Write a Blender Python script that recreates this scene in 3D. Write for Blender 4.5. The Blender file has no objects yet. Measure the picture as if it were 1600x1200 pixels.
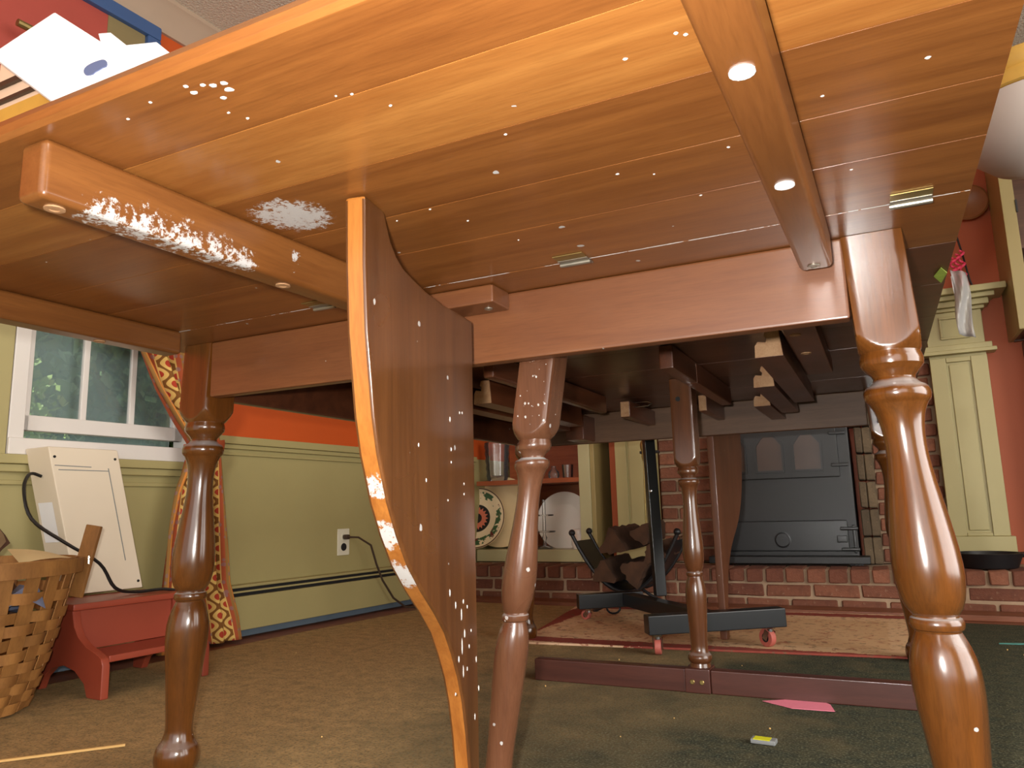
import bpy, bmesh, math, random
from mathutils import Vector, Matrix
random.seed(7)
PI = math.pi
sc = bpy.context.scene
COL = sc.collection
# ------------------------------------------------------------------ camera, world, lights, exposure
YAW, PITCH, ROLL = math.radians(25.9), math.radians(9.615), math.radians(-1.4935)
CAMP = Vector((0, 0, .41))
fwd = Vector((-math.sin(YAW)*math.cos(PITCH), math.cos(YAW)*math.cos(PITCH), math.sin(PITCH)))
rt = Vector((math.cos(YAW), math.sin(YAW), 0))
up = rt.cross(fwd)
r2 = math.cos(ROLL)*rt + math.sin(ROLL)*up
u2 = -math.sin(ROLL)*rt + math.cos(ROLL)*up
cd = bpy.data.cameras.new('camera')
cam = bpy.data.objects.new('camera', cd); COL.objects.link(cam)
cam.matrix_world = Matrix(((r2.x, u2.x, -fwd.x, CAMP.x), (r2.y, u2.y, -fwd.y, CAMP.y), (r2.z, u2.z, -fwd.z, CAMP.z), (0, 0, 0, 1)))
cd.sensor_width = 36; cd.lens = 36*1165.2/1600; cd.clip_start = .02; cd.clip_end = 60
sc.camera = cam

wd = bpy.data.worlds.new('world'); sc.world = wd; wd.use_nodes = True
bg = wd.node_tree.nodes['Background']
bg.inputs['Color'].default_value = (1, .98, .96, 1); bg.inputs['Strength'].default_value = .72

def light(name, kind, loc, power, color=(1, 1, 1), **k):
    d = bpy.data.lights.new(name, kind); d.energy = power; d.color = color
    for a, b in k.items(): setattr(d, a, b)
    o = bpy.data.objects.new(name, d); COL.objects.link(o); o.location = loc
    return o
# the camera's own flash, beside and above the lens
light('camera_flash', 'POINT', CAMP - r2*.045 + u2*.035 + fwd*.02, 43, (1, .97, .92), shadow_soft_size=.014)
# daylight on the trees outside
s = light('sun', 'SUN', (0, 0, 8), 7, (1, .97, .9), angle=.01); s.rotation_euler = (math.radians(38), math.radians(-25), 0)
# unseen area light added behind the photographer to fill the room
a = light('rear_fill', 'AREA', (1.0, -2.6, 1.25), 26, (1, .98, .95), shape='RECTANGLE', size=2.6, size_y=1.9)
a.rotation_euler = (math.radians(90), 0, math.radians(8))
# second added area light, out of view at right, brightening the window wall
a = light('side_fill', 'AREA', (2.22, .7, 1.1), 62, (1, .98, .95), shape='RECTANGLE', size=2.2, size_y=1.9)
a.rotation_euler = (math.radians(90), 0, math.radians(90))
vs = sc.view_settings
vs.view_transform = 'Standard'; vs.look = 'None'; vs.exposure = .6; vs.gamma = 1; vs.use_curve_mapping = False

# ------------------------------------------------------------------ helpers
BR = math.radians(-4.471)                      # the window wall is turned this much against the table
def RM(x, y, z): return (x*math.cos(BR) - y*math.sin(BR), x*math.sin(BR) + y*math.cos(BR), z)
BASE = {}
class MB:
    def __init__(s): s.v = []; s.f = []; s.mi = []; s.uv = None
    def add(s, vs, fs):
        n = len(s.v); s.v += [tuple(p) for p in vs]; s.f += [tuple(i+n for i in f) for f in fs]
        return s
    def box(s, x0, x1, y0, y1, z0, z1):
        return s.add([(x0,y0,z0),(x1,y0,z0),(x1,y1,z0),(x0,y1,z0),(x0,y0,z1),(x1,y0,z1),(x1,y1,z1),(x0,y1,z1)],
              [(3,2,1,0),(4,5,6,7),(0,1,5,4),(1,2,6,5),(2,3,7,6),(3,0,4,7)])
    def hexa(s, p):                            # 8 points: bottom 4 ccw, top 4
        return s.add(p, [(3,2,1,0),(4,5,6,7),(0,1,5,4),(1,2,6,5),(2,3,7,6),(3,0,4,7)])
    def beam(s, a, b, w, h, upv=(0,0,1)):
        a = Vector(a); b = Vector(b); d = (b-a).normalized(); x = d.cross(Vector(upv)).normalized(); z = x.cross(d)
        q = []
        for p in (a, b):
            q += [p - x*w/2 - z*h/2, p + x*w/2 - z*h/2, p + x*w/2 + z*h/2, p - x*w/2 + z*h/2]
        return s.add(q, [(0,3,2,1),(4,5,6,7),(0,1,5,4),(1,2,6,5),(2,3,7,6),(3,0,4,7)][::1])
    def prism(s, pts, f0, f1):                 # outline pts -> f0(p), f1(p) give the two 3D faces
        n = len(pts)
        fs = [tuple(range(n))[::-1], tuple(range(n, 2*n))] + [(i, (i+1) % n, (i+1) % n + n, i+n) for i in range(n)]
        return s.add([f0(*p) for p in pts] + [f1(*p) for p in pts], fs)
    def lathe(s, prof, c=(0,0,0), n=32, fn=None, axis=None, close=True):   # prof (r,z)
        m = len(prof); vs = []
        for r, z in prof:
            for k in range(n):
                t = 2*PI*k/n; rr = fn(r, z, t) if fn else r
                vs.append(Vector((rr*math.cos(t), rr*math.sin(t), z)))
        fs = [(i*n+k, i*n+(k+1) % n, (i+1)*n+(k+1) % n, (i+1)*n+k) for i in range(m-1) for k in range(n)]
        if close: fs += [tuple(range(n))[::-1], tuple((m-1)*n+k for k in range(n))]
        if axis is not None:
            q = Vector((0,0,1)).rotation_difference(Vector(axis)); vs = [q @ v for v in vs]
        return s.add([v + Vector(c) for v in vs], fs)
    def tube(s, pts, r, n=8):
        pts = [Vector(p) for p in pts]; vs = []; m = len(pts)
        for i, p in enumerate(pts):
            d = (pts[min(i+1, m-1)] - pts[max(i-1, 0)]).normalized()
            x = d.cross(Vector((0, 0, 1)))
            if x.length < .05: x = d.cross(Vector((1, 0, 0)))
            x.normalize(); y = d.cross(x)
            rr = r(i/(m-1)) if callable(r) else r
            vs += [p + x*rr*math.cos(2*PI*k/n) + y*rr*math.sin(2*PI*k/n) for k in range(n)]
        fs = [(i*n+k, i*n+(k+1) % n, (i+1)*n+(k+1) % n, (i+1)*n+k) for i in range(m-1) for k in range(n)]
        fs += [tuple(range(n))[::-1], tuple((m-1)*n+k for k in range(n))]
        return s.add(vs, fs)
    def grid(s, nu, nv, fn):
        vs = [fn(i/(nu-1), j/(nv-1)) for j in range(nv) for i in range(nu)]
        return s.add(vs, [(j*nu+i, j*nu+i+1, (j+1)*nu+i+1, (j+1)*nu+i) for j in range(nv-1) for i in range(nu-1)])
    def ball(s, c, r, n=12):
        return s.lathe([(max(1e-4, r*math.sin(PI*i/8)), -r*math.cos(PI*i/8)) for i in range(9)], c, n)
    def build(s, name, mat, parent=None, bevel=0, smooth=35, frame=None, seg=2, uv=None):
        base = Vector(BASE.get(parent.name, (0,0,0))) if parent else Vector((0,0,0))
        me = bpy.data.meshes.new(name)
        me.from_pydata([tuple(Vector(p)-base) for p in s.v], [], s.f)
        bm = bmesh.new(); bm.from_mesh(me)
        bmesh.ops.recalc_face_normals(bm, faces=bm.faces)
        if bevel: bmesh.ops.bevel(bm, geom=[e for e in bm.edges if e.is_manifold and e.calc_face_angle(0) > .5], offset=bevel, segments=seg, profile=.5, affect='EDGES', clamp_overlap=True)
        bm.to_mesh(me); bm.free()
        if smooth:
            for p in me.polygons: p.use_smooth = True
            me.set_sharp_from_angle(angle=math.radians(smooth))
        if uv is not None:
            l = me.uv_layers.new(name='UVMap')
            for lp in me.loops: l.data[lp.index].uv = uv[lp.vertex_index]
        me.materials.append(mat)
        o = bpy.data.objects.new(name, me); COL.objects.link(o)
        if bevel and smooth:
            wn = o.modifiers.new('weighted', 'WEIGHTED_NORMAL'); wn.keep_sharp = True; wn.weight = 100
        if parent: o.parent = parent; BASE[o.name] = base
        elif frame == 'room': o.rotation_euler.z = BR
        return o
def tag(o, label=None, cat=None, group=None, kind=None):
    for k, v in (('label', label), ('category', cat), ('group', group), ('kind', kind)):
        if v: o[k] = v
    return o
def thing(name, label, cat, base=(0,0,0), room=False, group=None):
    """An Empty at the thing's base; parts are given in absolute (world or room) metres."""
    o = bpy.data.objects.new(name, None); COL.objects.link(o)
    BASE[o.name] = base
    if room: o.location = RM(*base); o.rotation_euler.z = BR
    else: o.location = base
    o.empty_display_size = .05
    return tag(o, label, cat, group)
def struct(o): o['kind'] = 'structure'; return o
def copy_tree(o, parent=None):
    c = o.copy(); COL.objects.link(c)
    if parent: c.parent = parent
    for ch in o.children: copy_tree(ch, c)
    return c

# ------------------------------------------------------------------ materials
class N:
    def __init__(s, name):
        s.m = bpy.data.materials.new(name); s.m.use_nodes = True; s.t = s.m.node_tree
        s.p = s.t.nodes['Principled BSDF']; s.out = s.t.nodes['Material Output']
    def n(s, ty, **k):
        x = s.t.nodes.new('ShaderNode'+ty)
        for a, b in k.items():
            if a.startswith('i_'):
                key = a[2:]; x.inputs[int(key) if key.isdigit() else key].default_value = b
            else: setattr(x, a, b)
        return x
    def l(s, a, b): s.t.links.new(a, b)
    def obj(s, scale=(1,1,1), loc=(0,0,0)):
        c = s.n('TexCoord'); mp = s.n('Mapping'); s.l(c.outputs['Object'], mp.inputs[0])
        mp.inputs['Scale'].default_value = scale; mp.inputs['Location'].default_value = loc
        return mp.outputs[0]
    def noise(s, vec, scale, detail=4, rough=.55, dist=0):
        x = s.n('TexNoise'); s.l(vec, x.inputs['Vector'])
        x.inputs['Scale'].default_value = scale; x.inputs['Detail'].default_value = detail
        x.inputs['Roughness'].default_value = rough; x.inputs['Distortion'].default_value = dist
        return x.outputs['Fac']
    def ramp(s, fac, stops, interp='LINEAR'):
        r = s.n('ValToRGB'); s.l(fac, r.inputs[0]); cr = r.color_ramp; cr.interpolation = interp
        while len(cr.elements) < len(stops): cr.elements.new(.5)
        for e, (p, c) in zip(cr.elements, stops):
            e.position = p; e.color = (*c, 1) if len(c) == 3 else c
        return r.outputs[0]
    def step(s, fac, a, b): return s.ramp(fac, [(a, (0,0,0)), (b, (1,1,1))])
    def mix(s, fac, a, b, mode='MIX'):
        x = s.n('Mix', data_type='RGBA', blend_type=mode)
        for v, i in ((fac, 0), (a, 6), (b, 7)):
            if hasattr(v, 'links'): s.l(v, x.inputs[i])
            elif i == 0: x.inputs[0].default_value = v
            else: x.inputs[i].default_value = (*v, 1)
        return x.outputs[2]
    def math(s, op, a, b=None):
        x = s.n('Math', operation=op)
        for v, i in ((a, 0), (b, 1)):
            if v is None: continue
            if hasattr(v, 'links'): s.l(v, x.inputs[i])
            else: x.inputs[i].default_value = v
        return x.outputs[0]
    def bump(s, h, strength=.2, dist=.002):
        b = s.n('Bump'); s.l(h, b.inputs['Height']); b.inputs['Strength'].default_value = strength; b.inputs['Distance'].default_value = dist
        s.l(b.outputs[0], s.p.inputs['Normal'])
    def set(s, col=None, rough=None, **k):
        for v, nm in ((col, 'Base Color'), (rough, 'Roughness')):
            if v is None: continue
            if hasattr(v, 'links'): s.l(v, s.p.inputs[nm])
            else: s.p.inputs[nm].default_value = (*v, 1) if nm == 'Base Color' else v
        for a, b in k.items(): s.p.inputs[a.replace('_', ' ')].default_value = b
        return s
def L(r, g, b):                                # sRGB 0-255 -> linear
    f = lambda c: c/12.92 if c <= .04045 else ((c+.055)/1.055)**2.4
    return tuple(f(c/255) for c in (r, g, b))
def plain(name, col, rough=.6, var=.12, scale=12, bump=0, bscale=60, **k):
    m = N(name); v = m.obj()
    c = m.mix(m.noise(v, scale), tuple(x*(1-var) for x in col), tuple(min(1, x*(1+var)) for x in col))
    m.set(c, rough, **k)
    if bump: m.bump(m.noise(v, bscale, 3), bump)
    return m.m
SPL = (.40, .38, .37)
def wood(name, c1, c2, axis='X', rough=.3, specks=.0, blots=(), line=None, tone=.25, coat=.25, dust=None, stretch=14, scale=5, k=.62):
    c1 = tuple(q*k for q in c1); c2 = tuple(q*k for q in c2)
    m = N(name)
    st = {'X': (1, stretch, stretch), 'Y': (stretch, 1, stretch), 'Z': (stretch, stretch, 1)}[axis]
    oi = m.n('ObjectInfo'); tc = m.n('TexCoord')
    off = m.n('VectorMath', operation='MULTIPLY_ADD'); m.l(oi.outputs['Random'], off.inputs[0]); off.inputs[1].default_value = (7.3, 3.1, 5.7); m.l(tc.outputs['Object'], off.inputs[2])
    mp = m.n('Mapping'); mp.inputs['Scale'].default_value = st; m.l(off.outputs[0], mp.inputs[0])
    g1 = m.noise(mp.outputs[0], scale*.55, 5, .6, .6); g2 = m.noise(mp.outputs[0], scale*6, 3, .6)
    big = m.noise(off.outputs[0], 7, 2)
    c = m.mix(m.step(g1, .3, .7), c1, c2)
    c = m.mix(m.math('MULTIPLY', m.step(g2, .45, .75), .35), c, tuple(x*.55 for x in c1))
    c = m.mix(m.math('MULTIPLY', big, .5), c, tuple(x*.72 for x in c1))
    tn = m.n('HueSaturation'); m.l(c, tn.inputs['Color'])
    m.l(m.math('ADD', m.math('MULTIPLY', oi.outputs['Random'], tone*2), 1-tone), tn.inputs['Value']); c = tn.outputs[0]
    rg = m.math('ADD', m.math('MULTIPLY', big, .14), rough-.06)
    masks = []
    if specks:                                 # splatters of old white paint
        v = m.n('TexVoronoi'); v.inputs['Scale'].default_value = 46; wn = m.n('TexNoise'); wn.inputs['Scale'].default_value = 120; m.l(tc.outputs['Object'], wn.inputs['Vector']); wa = m.n('VectorMath', operation='MULTIPLY_ADD'); m.l(wn.outputs['Color'], wa.inputs[0]); wa.inputs[1].default_value = (.006, .006, .006); m.l(tc.outputs['Object'], wa.inputs[2]); m.l(wa.outputs[0], v.inputs['Vector'])
        sep = m.n('SeparateColor'); m.l(v.outputs['Color'], sep.inputs[0])
        size = m.math('MULTIPLY', m.math('POWER', sep.outputs[1], 3), .17)
        d = m.math('LESS_THAN', v.outputs['Distance'], size)
        masks.append(m.math('MULTIPLY', d, m.math('LESS_THAN', sep.outputs[0], specks)))
    if blots:
        rag = m.noise(tc.outputs['Object'], 150, 5, .75)
        for (x, y, z, r, thr) in blots:
            dd = m.n('VectorMath', operation='DISTANCE'); m.l(tc.outputs['Object'], dd.inputs[0]); dd.inputs[1].default_value = (x, y, z)
            k = m.math('SUBTRACT', 1, m.math('DIVIDE', dd.outputs['Value'], r))
            k = m.math('MAXIMUM', k, 0)
            masks.append(m.step(m.math('MULTIPLY', m.math('POWER', k, .35), rag), thr, thr+.06))
    if line:                                   # dusty joint: (axis, value, half width)
        sx = m.n('SeparateXYZ'); m.l(tc.outputs['Object'], sx.inputs[0])
        dd = m.math('ABSOLUTE', m.math('SUBTRACT', sx.outputs[line[0]], line[1]))
        nz = m.noise(tc.outputs['Object'], 16, 6, .75)
        masks.append(m.math('MULTIPLY', m.math('LESS_THAN', dd, m.math('MULTIPLY', m.math('SUBTRACT', nz, .36), line[2]*4)), .8))
    if dust:                                   # grey dust settled on upward faces
        ge = m.n('NewGeometry'); sx = m.n('SeparateXYZ'); m.l(ge.outputs['Normal'], sx.inputs[0])
        masks.append(m.math('MULTIPLY', m.step(m.math('ADD', sx.outputs[2], m.math('MULTIPLY', m.math('SUBTRACT', m.noise(tc.outputs['Object'], 30), .5), .5)), .35, .75), dust))
    for k in masks:
        c = m.mix(k, c, SPL); rg = m.math('ADD', rg, m.math('MULTIPLY', k, .35))
    m.set(c, rg, Coat_Weight=coat, Coat_Roughness=.16, Specular_IOR_Level=.45)
    m.bump(g2, .06, .001)
    return m.m
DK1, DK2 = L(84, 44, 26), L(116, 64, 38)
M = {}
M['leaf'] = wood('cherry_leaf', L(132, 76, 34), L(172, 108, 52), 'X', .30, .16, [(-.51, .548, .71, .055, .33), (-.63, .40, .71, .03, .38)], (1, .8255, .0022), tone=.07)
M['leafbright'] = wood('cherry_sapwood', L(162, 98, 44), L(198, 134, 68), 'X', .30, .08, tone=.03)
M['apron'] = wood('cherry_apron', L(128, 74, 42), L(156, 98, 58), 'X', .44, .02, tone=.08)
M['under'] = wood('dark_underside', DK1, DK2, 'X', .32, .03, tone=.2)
M['batten'] = wood('cherry_batten', L(126, 74, 34), L(156, 98, 48), 'Y', .3, .05,
    [(-.565, .385, .660, 0.036, .41), (-.563, .42, .660, 0.042, .41), (-.56, .46, .660, 0.044, .41), (-.557, .50, .660, 0.040, .41), (-.554, .53, .660, 0.034, .41), (-.546, .60, .690, .016, .40), (-.546, .598, .675, .010, .42)], tone=.06)
M['battenplain'] = wood('cherry_batten_clean', L(122, 72, 34), L(150, 94, 46), 'Y', .3, .09, tone=.06)
M['wing'] = wood('wing_face', L(92, 54, 26), L(126, 78, 40), 'Z', .28, .5, tone=.05, stretch=18)
M['wingedge'] = wood('wing_edge', L(160, 92, 36), L(204, 132, 60), 'Z', .3, .03,
    [(-.425, .565, .42, .028, .40), (-.448, .655, .352, .030, .30), (-.440, .610, .385, .026, .32), (-.428, .578, .432, .022, .34), (-.425, .565, .46, .012, .45)], tone=.02)
M['leg'] = wood('turned_leg', L(96, 54, 20), L(138, 80, 30), 'Z', .2, .14, dust=.5, tone=.06, coat=.6)
M['legblock'] = M['leg']
M['tleg'] = wood('trestle_leg', L(96, 56, 32), L(130, 78, 46), 'Z', .22, .04, dust=.5, tone=.1, coat=.5)
M['tlegdusty'] = wood('dusty_trestle_leg', L(110, 68, 46), L(136, 90, 64), 'Z', .26, 1.0, dust=.95, tone=.03, coat=.3)
M['rail'] = wood('red_brown_rail', L(88, 46, 36), L(112, 62, 50), 'X', .4, .02, tone=.05)
M['apronfar'] = wood('raw_apron', L(110, 78, 54), L(142, 104, 76), 'X', .5, 0, tone=.05, coat=0)
M['rawwood'] = wood('raw_slide', L(180, 128, 84), L(226, 182, 136), 'Y', .7, 0, tone=.05, coat=0, dust=.4)
M['slide'] = wood('slide_wood', L(96, 50, 28), L(132, 74, 44), 'Y', .35, .06, tone=.15, dust=.6)
M['olive'] = plain('olive_paint', L(170, 158, 108), .45, .06, 6, .08, 40)
M['olivelight'] = plain('olive_paint_shelf', L(182, 174, 132), .4, .06, 6, .06, 40)
M['orange'] = plain('orange_paint', L(196, 82, 26), .55, .06, 5, .08, 90)
M['salmon'] = plain('orange_paint_back', L(180, 84, 38), .55, .07, 5, .08, 90)
M['white'] = plain('white_vinyl', L(224, 218, 212), .35, .03)
M['cream'] = plain('cream_metal', L(226, 212, 190), .45, .05, 5, .03, 200)
M['black'] = plain('black_iron', L(26, 26, 28), .42, .2, 20, .15, 150)
M['blackmetal'] = plain('black_paint_steel', L(20, 22, 25), .32, .2, 30)
M['stove'] = plain('stove_iron', L(24, 23, 23), .42, .12, 6, .1, 200)
M['stovedoor'] = plain('stove_door_iron', L(17, 18, 20), .32, .12, 8, .1, 200)
M['chrome'] = plain('chrome', L(190, 190, 190), .22, .03, Metallic=1.0)
M['brass'] = plain('dull_brass', L(150, 130, 80), .4, .2, 60, Metallic=.8)
M['nickel'] = plain('hinge_steel', L(150, 144, 132), .38, .2, 60, Metallic=.8)
M['darkhole'] = plain('dark_slot', L(24, 22, 22), .8)
M['redpaint'] = plain('red_stool_paint', L(150, 66, 46), .38, .14, 9, .05, 60)
M['rubberred'] = plain('red_rubber', L(176, 92, 80), .55)
M['splint'] = wood('basket_splint', L(132, 88, 44), L(176, 124, 66), 'Z', .6, 0, tone=.22, coat=0, scale=9, stretch=3, k=1.0)
M['bark'] = plain('log_bark', L(74, 46, 30), .85, .5, 25, .8, 50)
M['logend'] = plain('log_end', L(120, 96, 68), .8, .3, 20, .2, 60)
M['splitwood'] = plain('split_log', L(74, 48, 30), .9, .7, 22, .9, 40)
M['paper'] = plain('white_paper', L(240, 240, 242), .6, .02)
M['cardpaper'] = plain('manila_paper', L(222, 200, 150), .6, .05)
M['bagpaper'] = plain('tan_paper_bag', L(232, 200, 172), .7, .05)
M['brownwood'] = wood('cupboard_wood', L(156, 76, 40), L(188, 102, 58), 'X', .4, 0, tone=.04, k=1.0)
M['cabdark'] = wood('cabinet_inside', L(84, 52, 34), L(110, 70, 46), 'X', .5, 0, tone=.04, k=1.0)
M['olivedark'] = plain('cabinet_olive', L(156, 138, 88), .4, .08, 6, .06, 40)
M['china'] = plain('white_china', L(246, 240, 230), .15, .03)
M['pink'] = plain('pink_paper', L(232, 130, 150), .6, .03)
M['teal'] = plain('teal_strip', L(60, 120, 110), .5)
M['yellow'] = plain('yellow_label', L(214, 210, 40), .5)
M['grey'] = plain('grey_plastic', L(128, 130, 130), .5)
M['straw'] = plain('straw', L(206, 164, 98), .6)
M['bluepaint'] = plain('blue_frame_paint', L(60, 88, 134), .4, .1, 10)
M['tan'] = plain('tan_trim', L(176, 152, 130), .6, .06)
M['redrefl'] = plain('red_reflection', L(170, 72, 60), .6, .08)
M['oliverefl'] = plain('olive_reflection', L(132, 116, 78), .6, .08)
M['cord'] = plain('brown_cord', L(62, 46, 34), .5)
M['blackcord'] = plain('black_cord', L(22, 20, 20), .45)
M['ivory'] = plain('ivory_plate', L(226, 220, 198), .35, .02)
M['magenta'] = plain('pink_ribbon', L(214, 62, 92), .4, .2, 80)
M['green'] = plain('leaf_tape', L(150, 172, 70), .5, .3, 90)
M['bluegrey'] = plain('blue_grey_lino', L(86, 100, 112), .6, .15, 20)
M['amber'] = plain('amber_trim', L(206, 160, 72), .4, .15, 30)
M['laptopgrey'] = plain('logo_grey', L(92, 104, 142), .4, .02)

def glass(name, tint=(1,1,1), haze=0, hazecol=(.5,.6,.6), rough=.02, tr=None):
    m = N(name); t = m.n('BsdfTransparent'); t.inputs[0].default_value = (*tint, 1)
    g = m.n('BsdfGlossy'); g.inputs['Roughness'].default_value = rough
    fr = m.n('Fresnel'); fr.inputs[0].default_value = 1.5
    mx = m.n('MixShader'); m.l(fr.outputs[0], mx.inputs[0]); m.l(t.outputs[0], mx.inputs[1]); m.l(g.outputs[0], mx.inputs[2])
    o = mx.outputs[0]
    if haze:
        d = m.n('BsdfDiffuse'); d.inputs[0].default_value = (*hazecol, 1)
        m2 = m.n('MixShader'); m2.inputs[0].default_value = haze; m.l(o, m2.inputs[1]); m.l(d.outputs[0], m2.inputs[2]); o = m2.outputs[0]
    m.l(o, m.out.inputs[0]); return m.m
M['glass'] = glass('window_glass')
M['screen'] = glass('insect_screen', (1,1,1), .34, L(160, 186, 184), .5)
M['crystal'] = glass('clear_glassware', (.98,.97,.95), .05, (.7,.7,.7), .03)
M['lampglass'] = glass('smoky_glass', (.6,.58,.58), .8, L(226, 214, 206), .15)
M['plastic'] = glass('clear_plastic_bag', (.95,.95,.95), .42, (.72,.7,.68), .12)
M['mica'] = plain('stove_mica', L(62, 42, 30), .35, .4, 9)

def m_carpet():
    m = N('olive_carpet'); v = m.obj()
    b = m.noise(v, 2.0, 4, .6); f = m.noise(v, 230, 2, .6); f2 = m.noise(v, 30, 4, .7)
    sx = m.n('SeparateXYZ'); m.l(v, sx.inputs[0]); gx = m.math('ADD', m.math('MULTIPLY', sx.outputs[0], .55), m.math('ADD', b, .42))
    c = m.mix(m.step(gx, .3, .8), L(184, 152, 104), L(50, 54, 45))
    c = m.mix(m.math('MULTIPLY', m.step(f2, .38, .68), .5), c, L(92, 86, 62))
    c = m.mix(m.math('MULTIPLY', m.step(f, .5, .68), .6), c, L(122, 122, 100))
    c = m.mix(m.math('MULTIPLY', m.step(m.noise(v, 170, 2, .6), .5, .7), .55), c, L(66, 62, 46))
    m.set(c, .95, Specular_IOR_Level=.1); m.bump(m.math('ADD', f, f2), .45, .003); return m.m
M['carpet'] = m_carpet()
def m_rug():
    m = N('persian_rug_red'); tc = m.n('TexCoord'); v = tc.outputs['Generated']
    sx = m.n('SeparateXYZ'); m.l(v, sx.inputs[0])
    ex = m.math('MULTIPLY', m.math('MINIMUM', sx.outputs[0], m.math('SUBTRACT', 1, sx.outputs[0])), 1.45)
    ey = m.math('MINIMUM', sx.outputs[1], m.math('SUBTRACT', 1, sx.outputs[1]))
    d = m.math('MINIMUM', ex, ey)
    ob = m.obj((1,1,1)); n = m.noise(ob, 22, 4, .7, 1.2); n2 = m.noise(ob, 40, 3, .6)
    d2 = m.math('ADD', d, m.math('MULTIPLY', m.math('SUBTRACT', n, .5), .05))
    c = m.ramp(d2, [(0, L(220, 184, 150)), (.03, L(142, 70, 60)), (.10, L(146, 74, 62)), (.115, L(214, 176, 136)), (.2, L(206, 166, 124))], 'CONSTANT')
    c = m.mix(m.math('MULTIPLY', m.step(n, .56, .64), .7), c, L(150, 78, 60))
    c = m.mix(m.math('MULTIPLY', m.step(n2, .58, .66), .6), c, L(112, 96, 74))
    m.set(c, .95, Specular_IOR_Level=.1); m.bump(n2, .4, .003); return m.m
M['amberwood'] = plain('amber_wood', L(150, 96, 54), .4, .2, 20)
M['rug'] = m_rug()
def m_stucco():
    m = N('stucco_ceiling'); v = m.obj(); n = m.noise(v, 120, 5, .6)
    m.set(m.mix(n, L(214, 198, 176), L(246, 234, 214)), .9); m.bump(n, 1, .012); return m.m
M['stucco'] = m_stucco()
def m_brick(name, a, b, mortar=False):
    m = N(name); v = m.obj(); oi = m.n('ObjectInfo')
    n = m.noise(v, 25, 6, .65); n2 = m.noise(v, 70, 4, .7)
    c = m.mix(oi.outputs['Random'], a, b)
    c = m.mix(m.math('MULTIPLY', m.step(n, .45, .7), .5), c, tuple(x*.45 for x in a))
    c = m.mix(m.math('MULTIPLY', m.step(n2, .62, .75), .45), c, L(186, 160, 130))
    m.set(c, .85); m.bump(m.math('ADD', n, n2), .7, .006); return m.m
M['brick'] = m_brick('old_red_brick', L(108, 62, 44), L(138, 86, 62))
M['brickdark'] = m_brick('shadowed_brick', L(82, 68, 52), L(116, 98, 74))  # duller brick colour stands in for the right leg's flash shadow
M['mortar'] = plain('mortar', L(164, 138, 112), .95, .25, 30, .5, 90)
M['floorwood'] = wood('red_floor', L(112, 60, 36), L(146, 86, 54), 'X', .5, 0, tone=0, coat=.1, k=1.0)
def m_curtain():
    m = N('curtain_print'); uv = m.n('UVMap'); sx = m.n('SeparateXYZ'); m.l(uv.outputs[0], sx.inputs[0])
    u = m.math('FRACT', m.math('MULTIPLY', sx.outputs[0], 2.2))
    OR, RD, YL = L(206, 132, 62), L(170, 84, 52), L(222, 184, 106)
    base = m.ramp(u, [(0, L(150, 110, 60)), (.05, OR), (.20, L(120, 60, 40)), (.23, RD), (.34, L(200, 120, 60)), (.37, RD), (.42, YL), (.95, RD)], 'CONSTANT')
    isy = m.ramp(u, [(0, (0,0,0)), (.43, (1,1,1)), (.94, (0,0,0))], 'CONSTANT')
    # medallions: crossing waves
    uu = m.math('MULTIPLY', m.math('SUBTRACT', u, .685), 2*PI/.265); vv = m.math('MULTIPLY', sx.outputs[1], 2*PI/.062)
    w = m.math('ABSOLUTE', m.math('ADD', m.math('COSINE', uu), m.math('COSINE', vv)))
    pat = m.math('MULTIPLY', m.math('LESS_THAN', w, .42), isy)
    core = m.math('MULTIPLY', m.math('GREATER_THAN', w, 1.45), isy)
    c = m.mix(pat, base, L(128, 84, 40)); c = m.mix(core, c, L(176, 64, 44))
    vo = m.n('TexVoronoi'); vo.inputs['Scale'].default_value = 1; mp = m.n('Mapping'); mp.inputs['Scale'].default_value = (28, 42, 1); m.l(uv.outputs[0], mp.inputs[0]); m.l(mp.outputs[0], vo.inputs['Vector'])
    dots = m.math('MULTIPLY', m.math('LESS_THAN', vo.outputs['Distance'], .3), m.math('SUBTRACT', 1, isy))
    c = m.mix(m.math('MULTIPLY', dots, .7), c, L(140, 110, 110))
    m.set(c, .85, Specular_IOR_Level=.2); return m.m
M['curtain'] = m_curtain()
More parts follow.
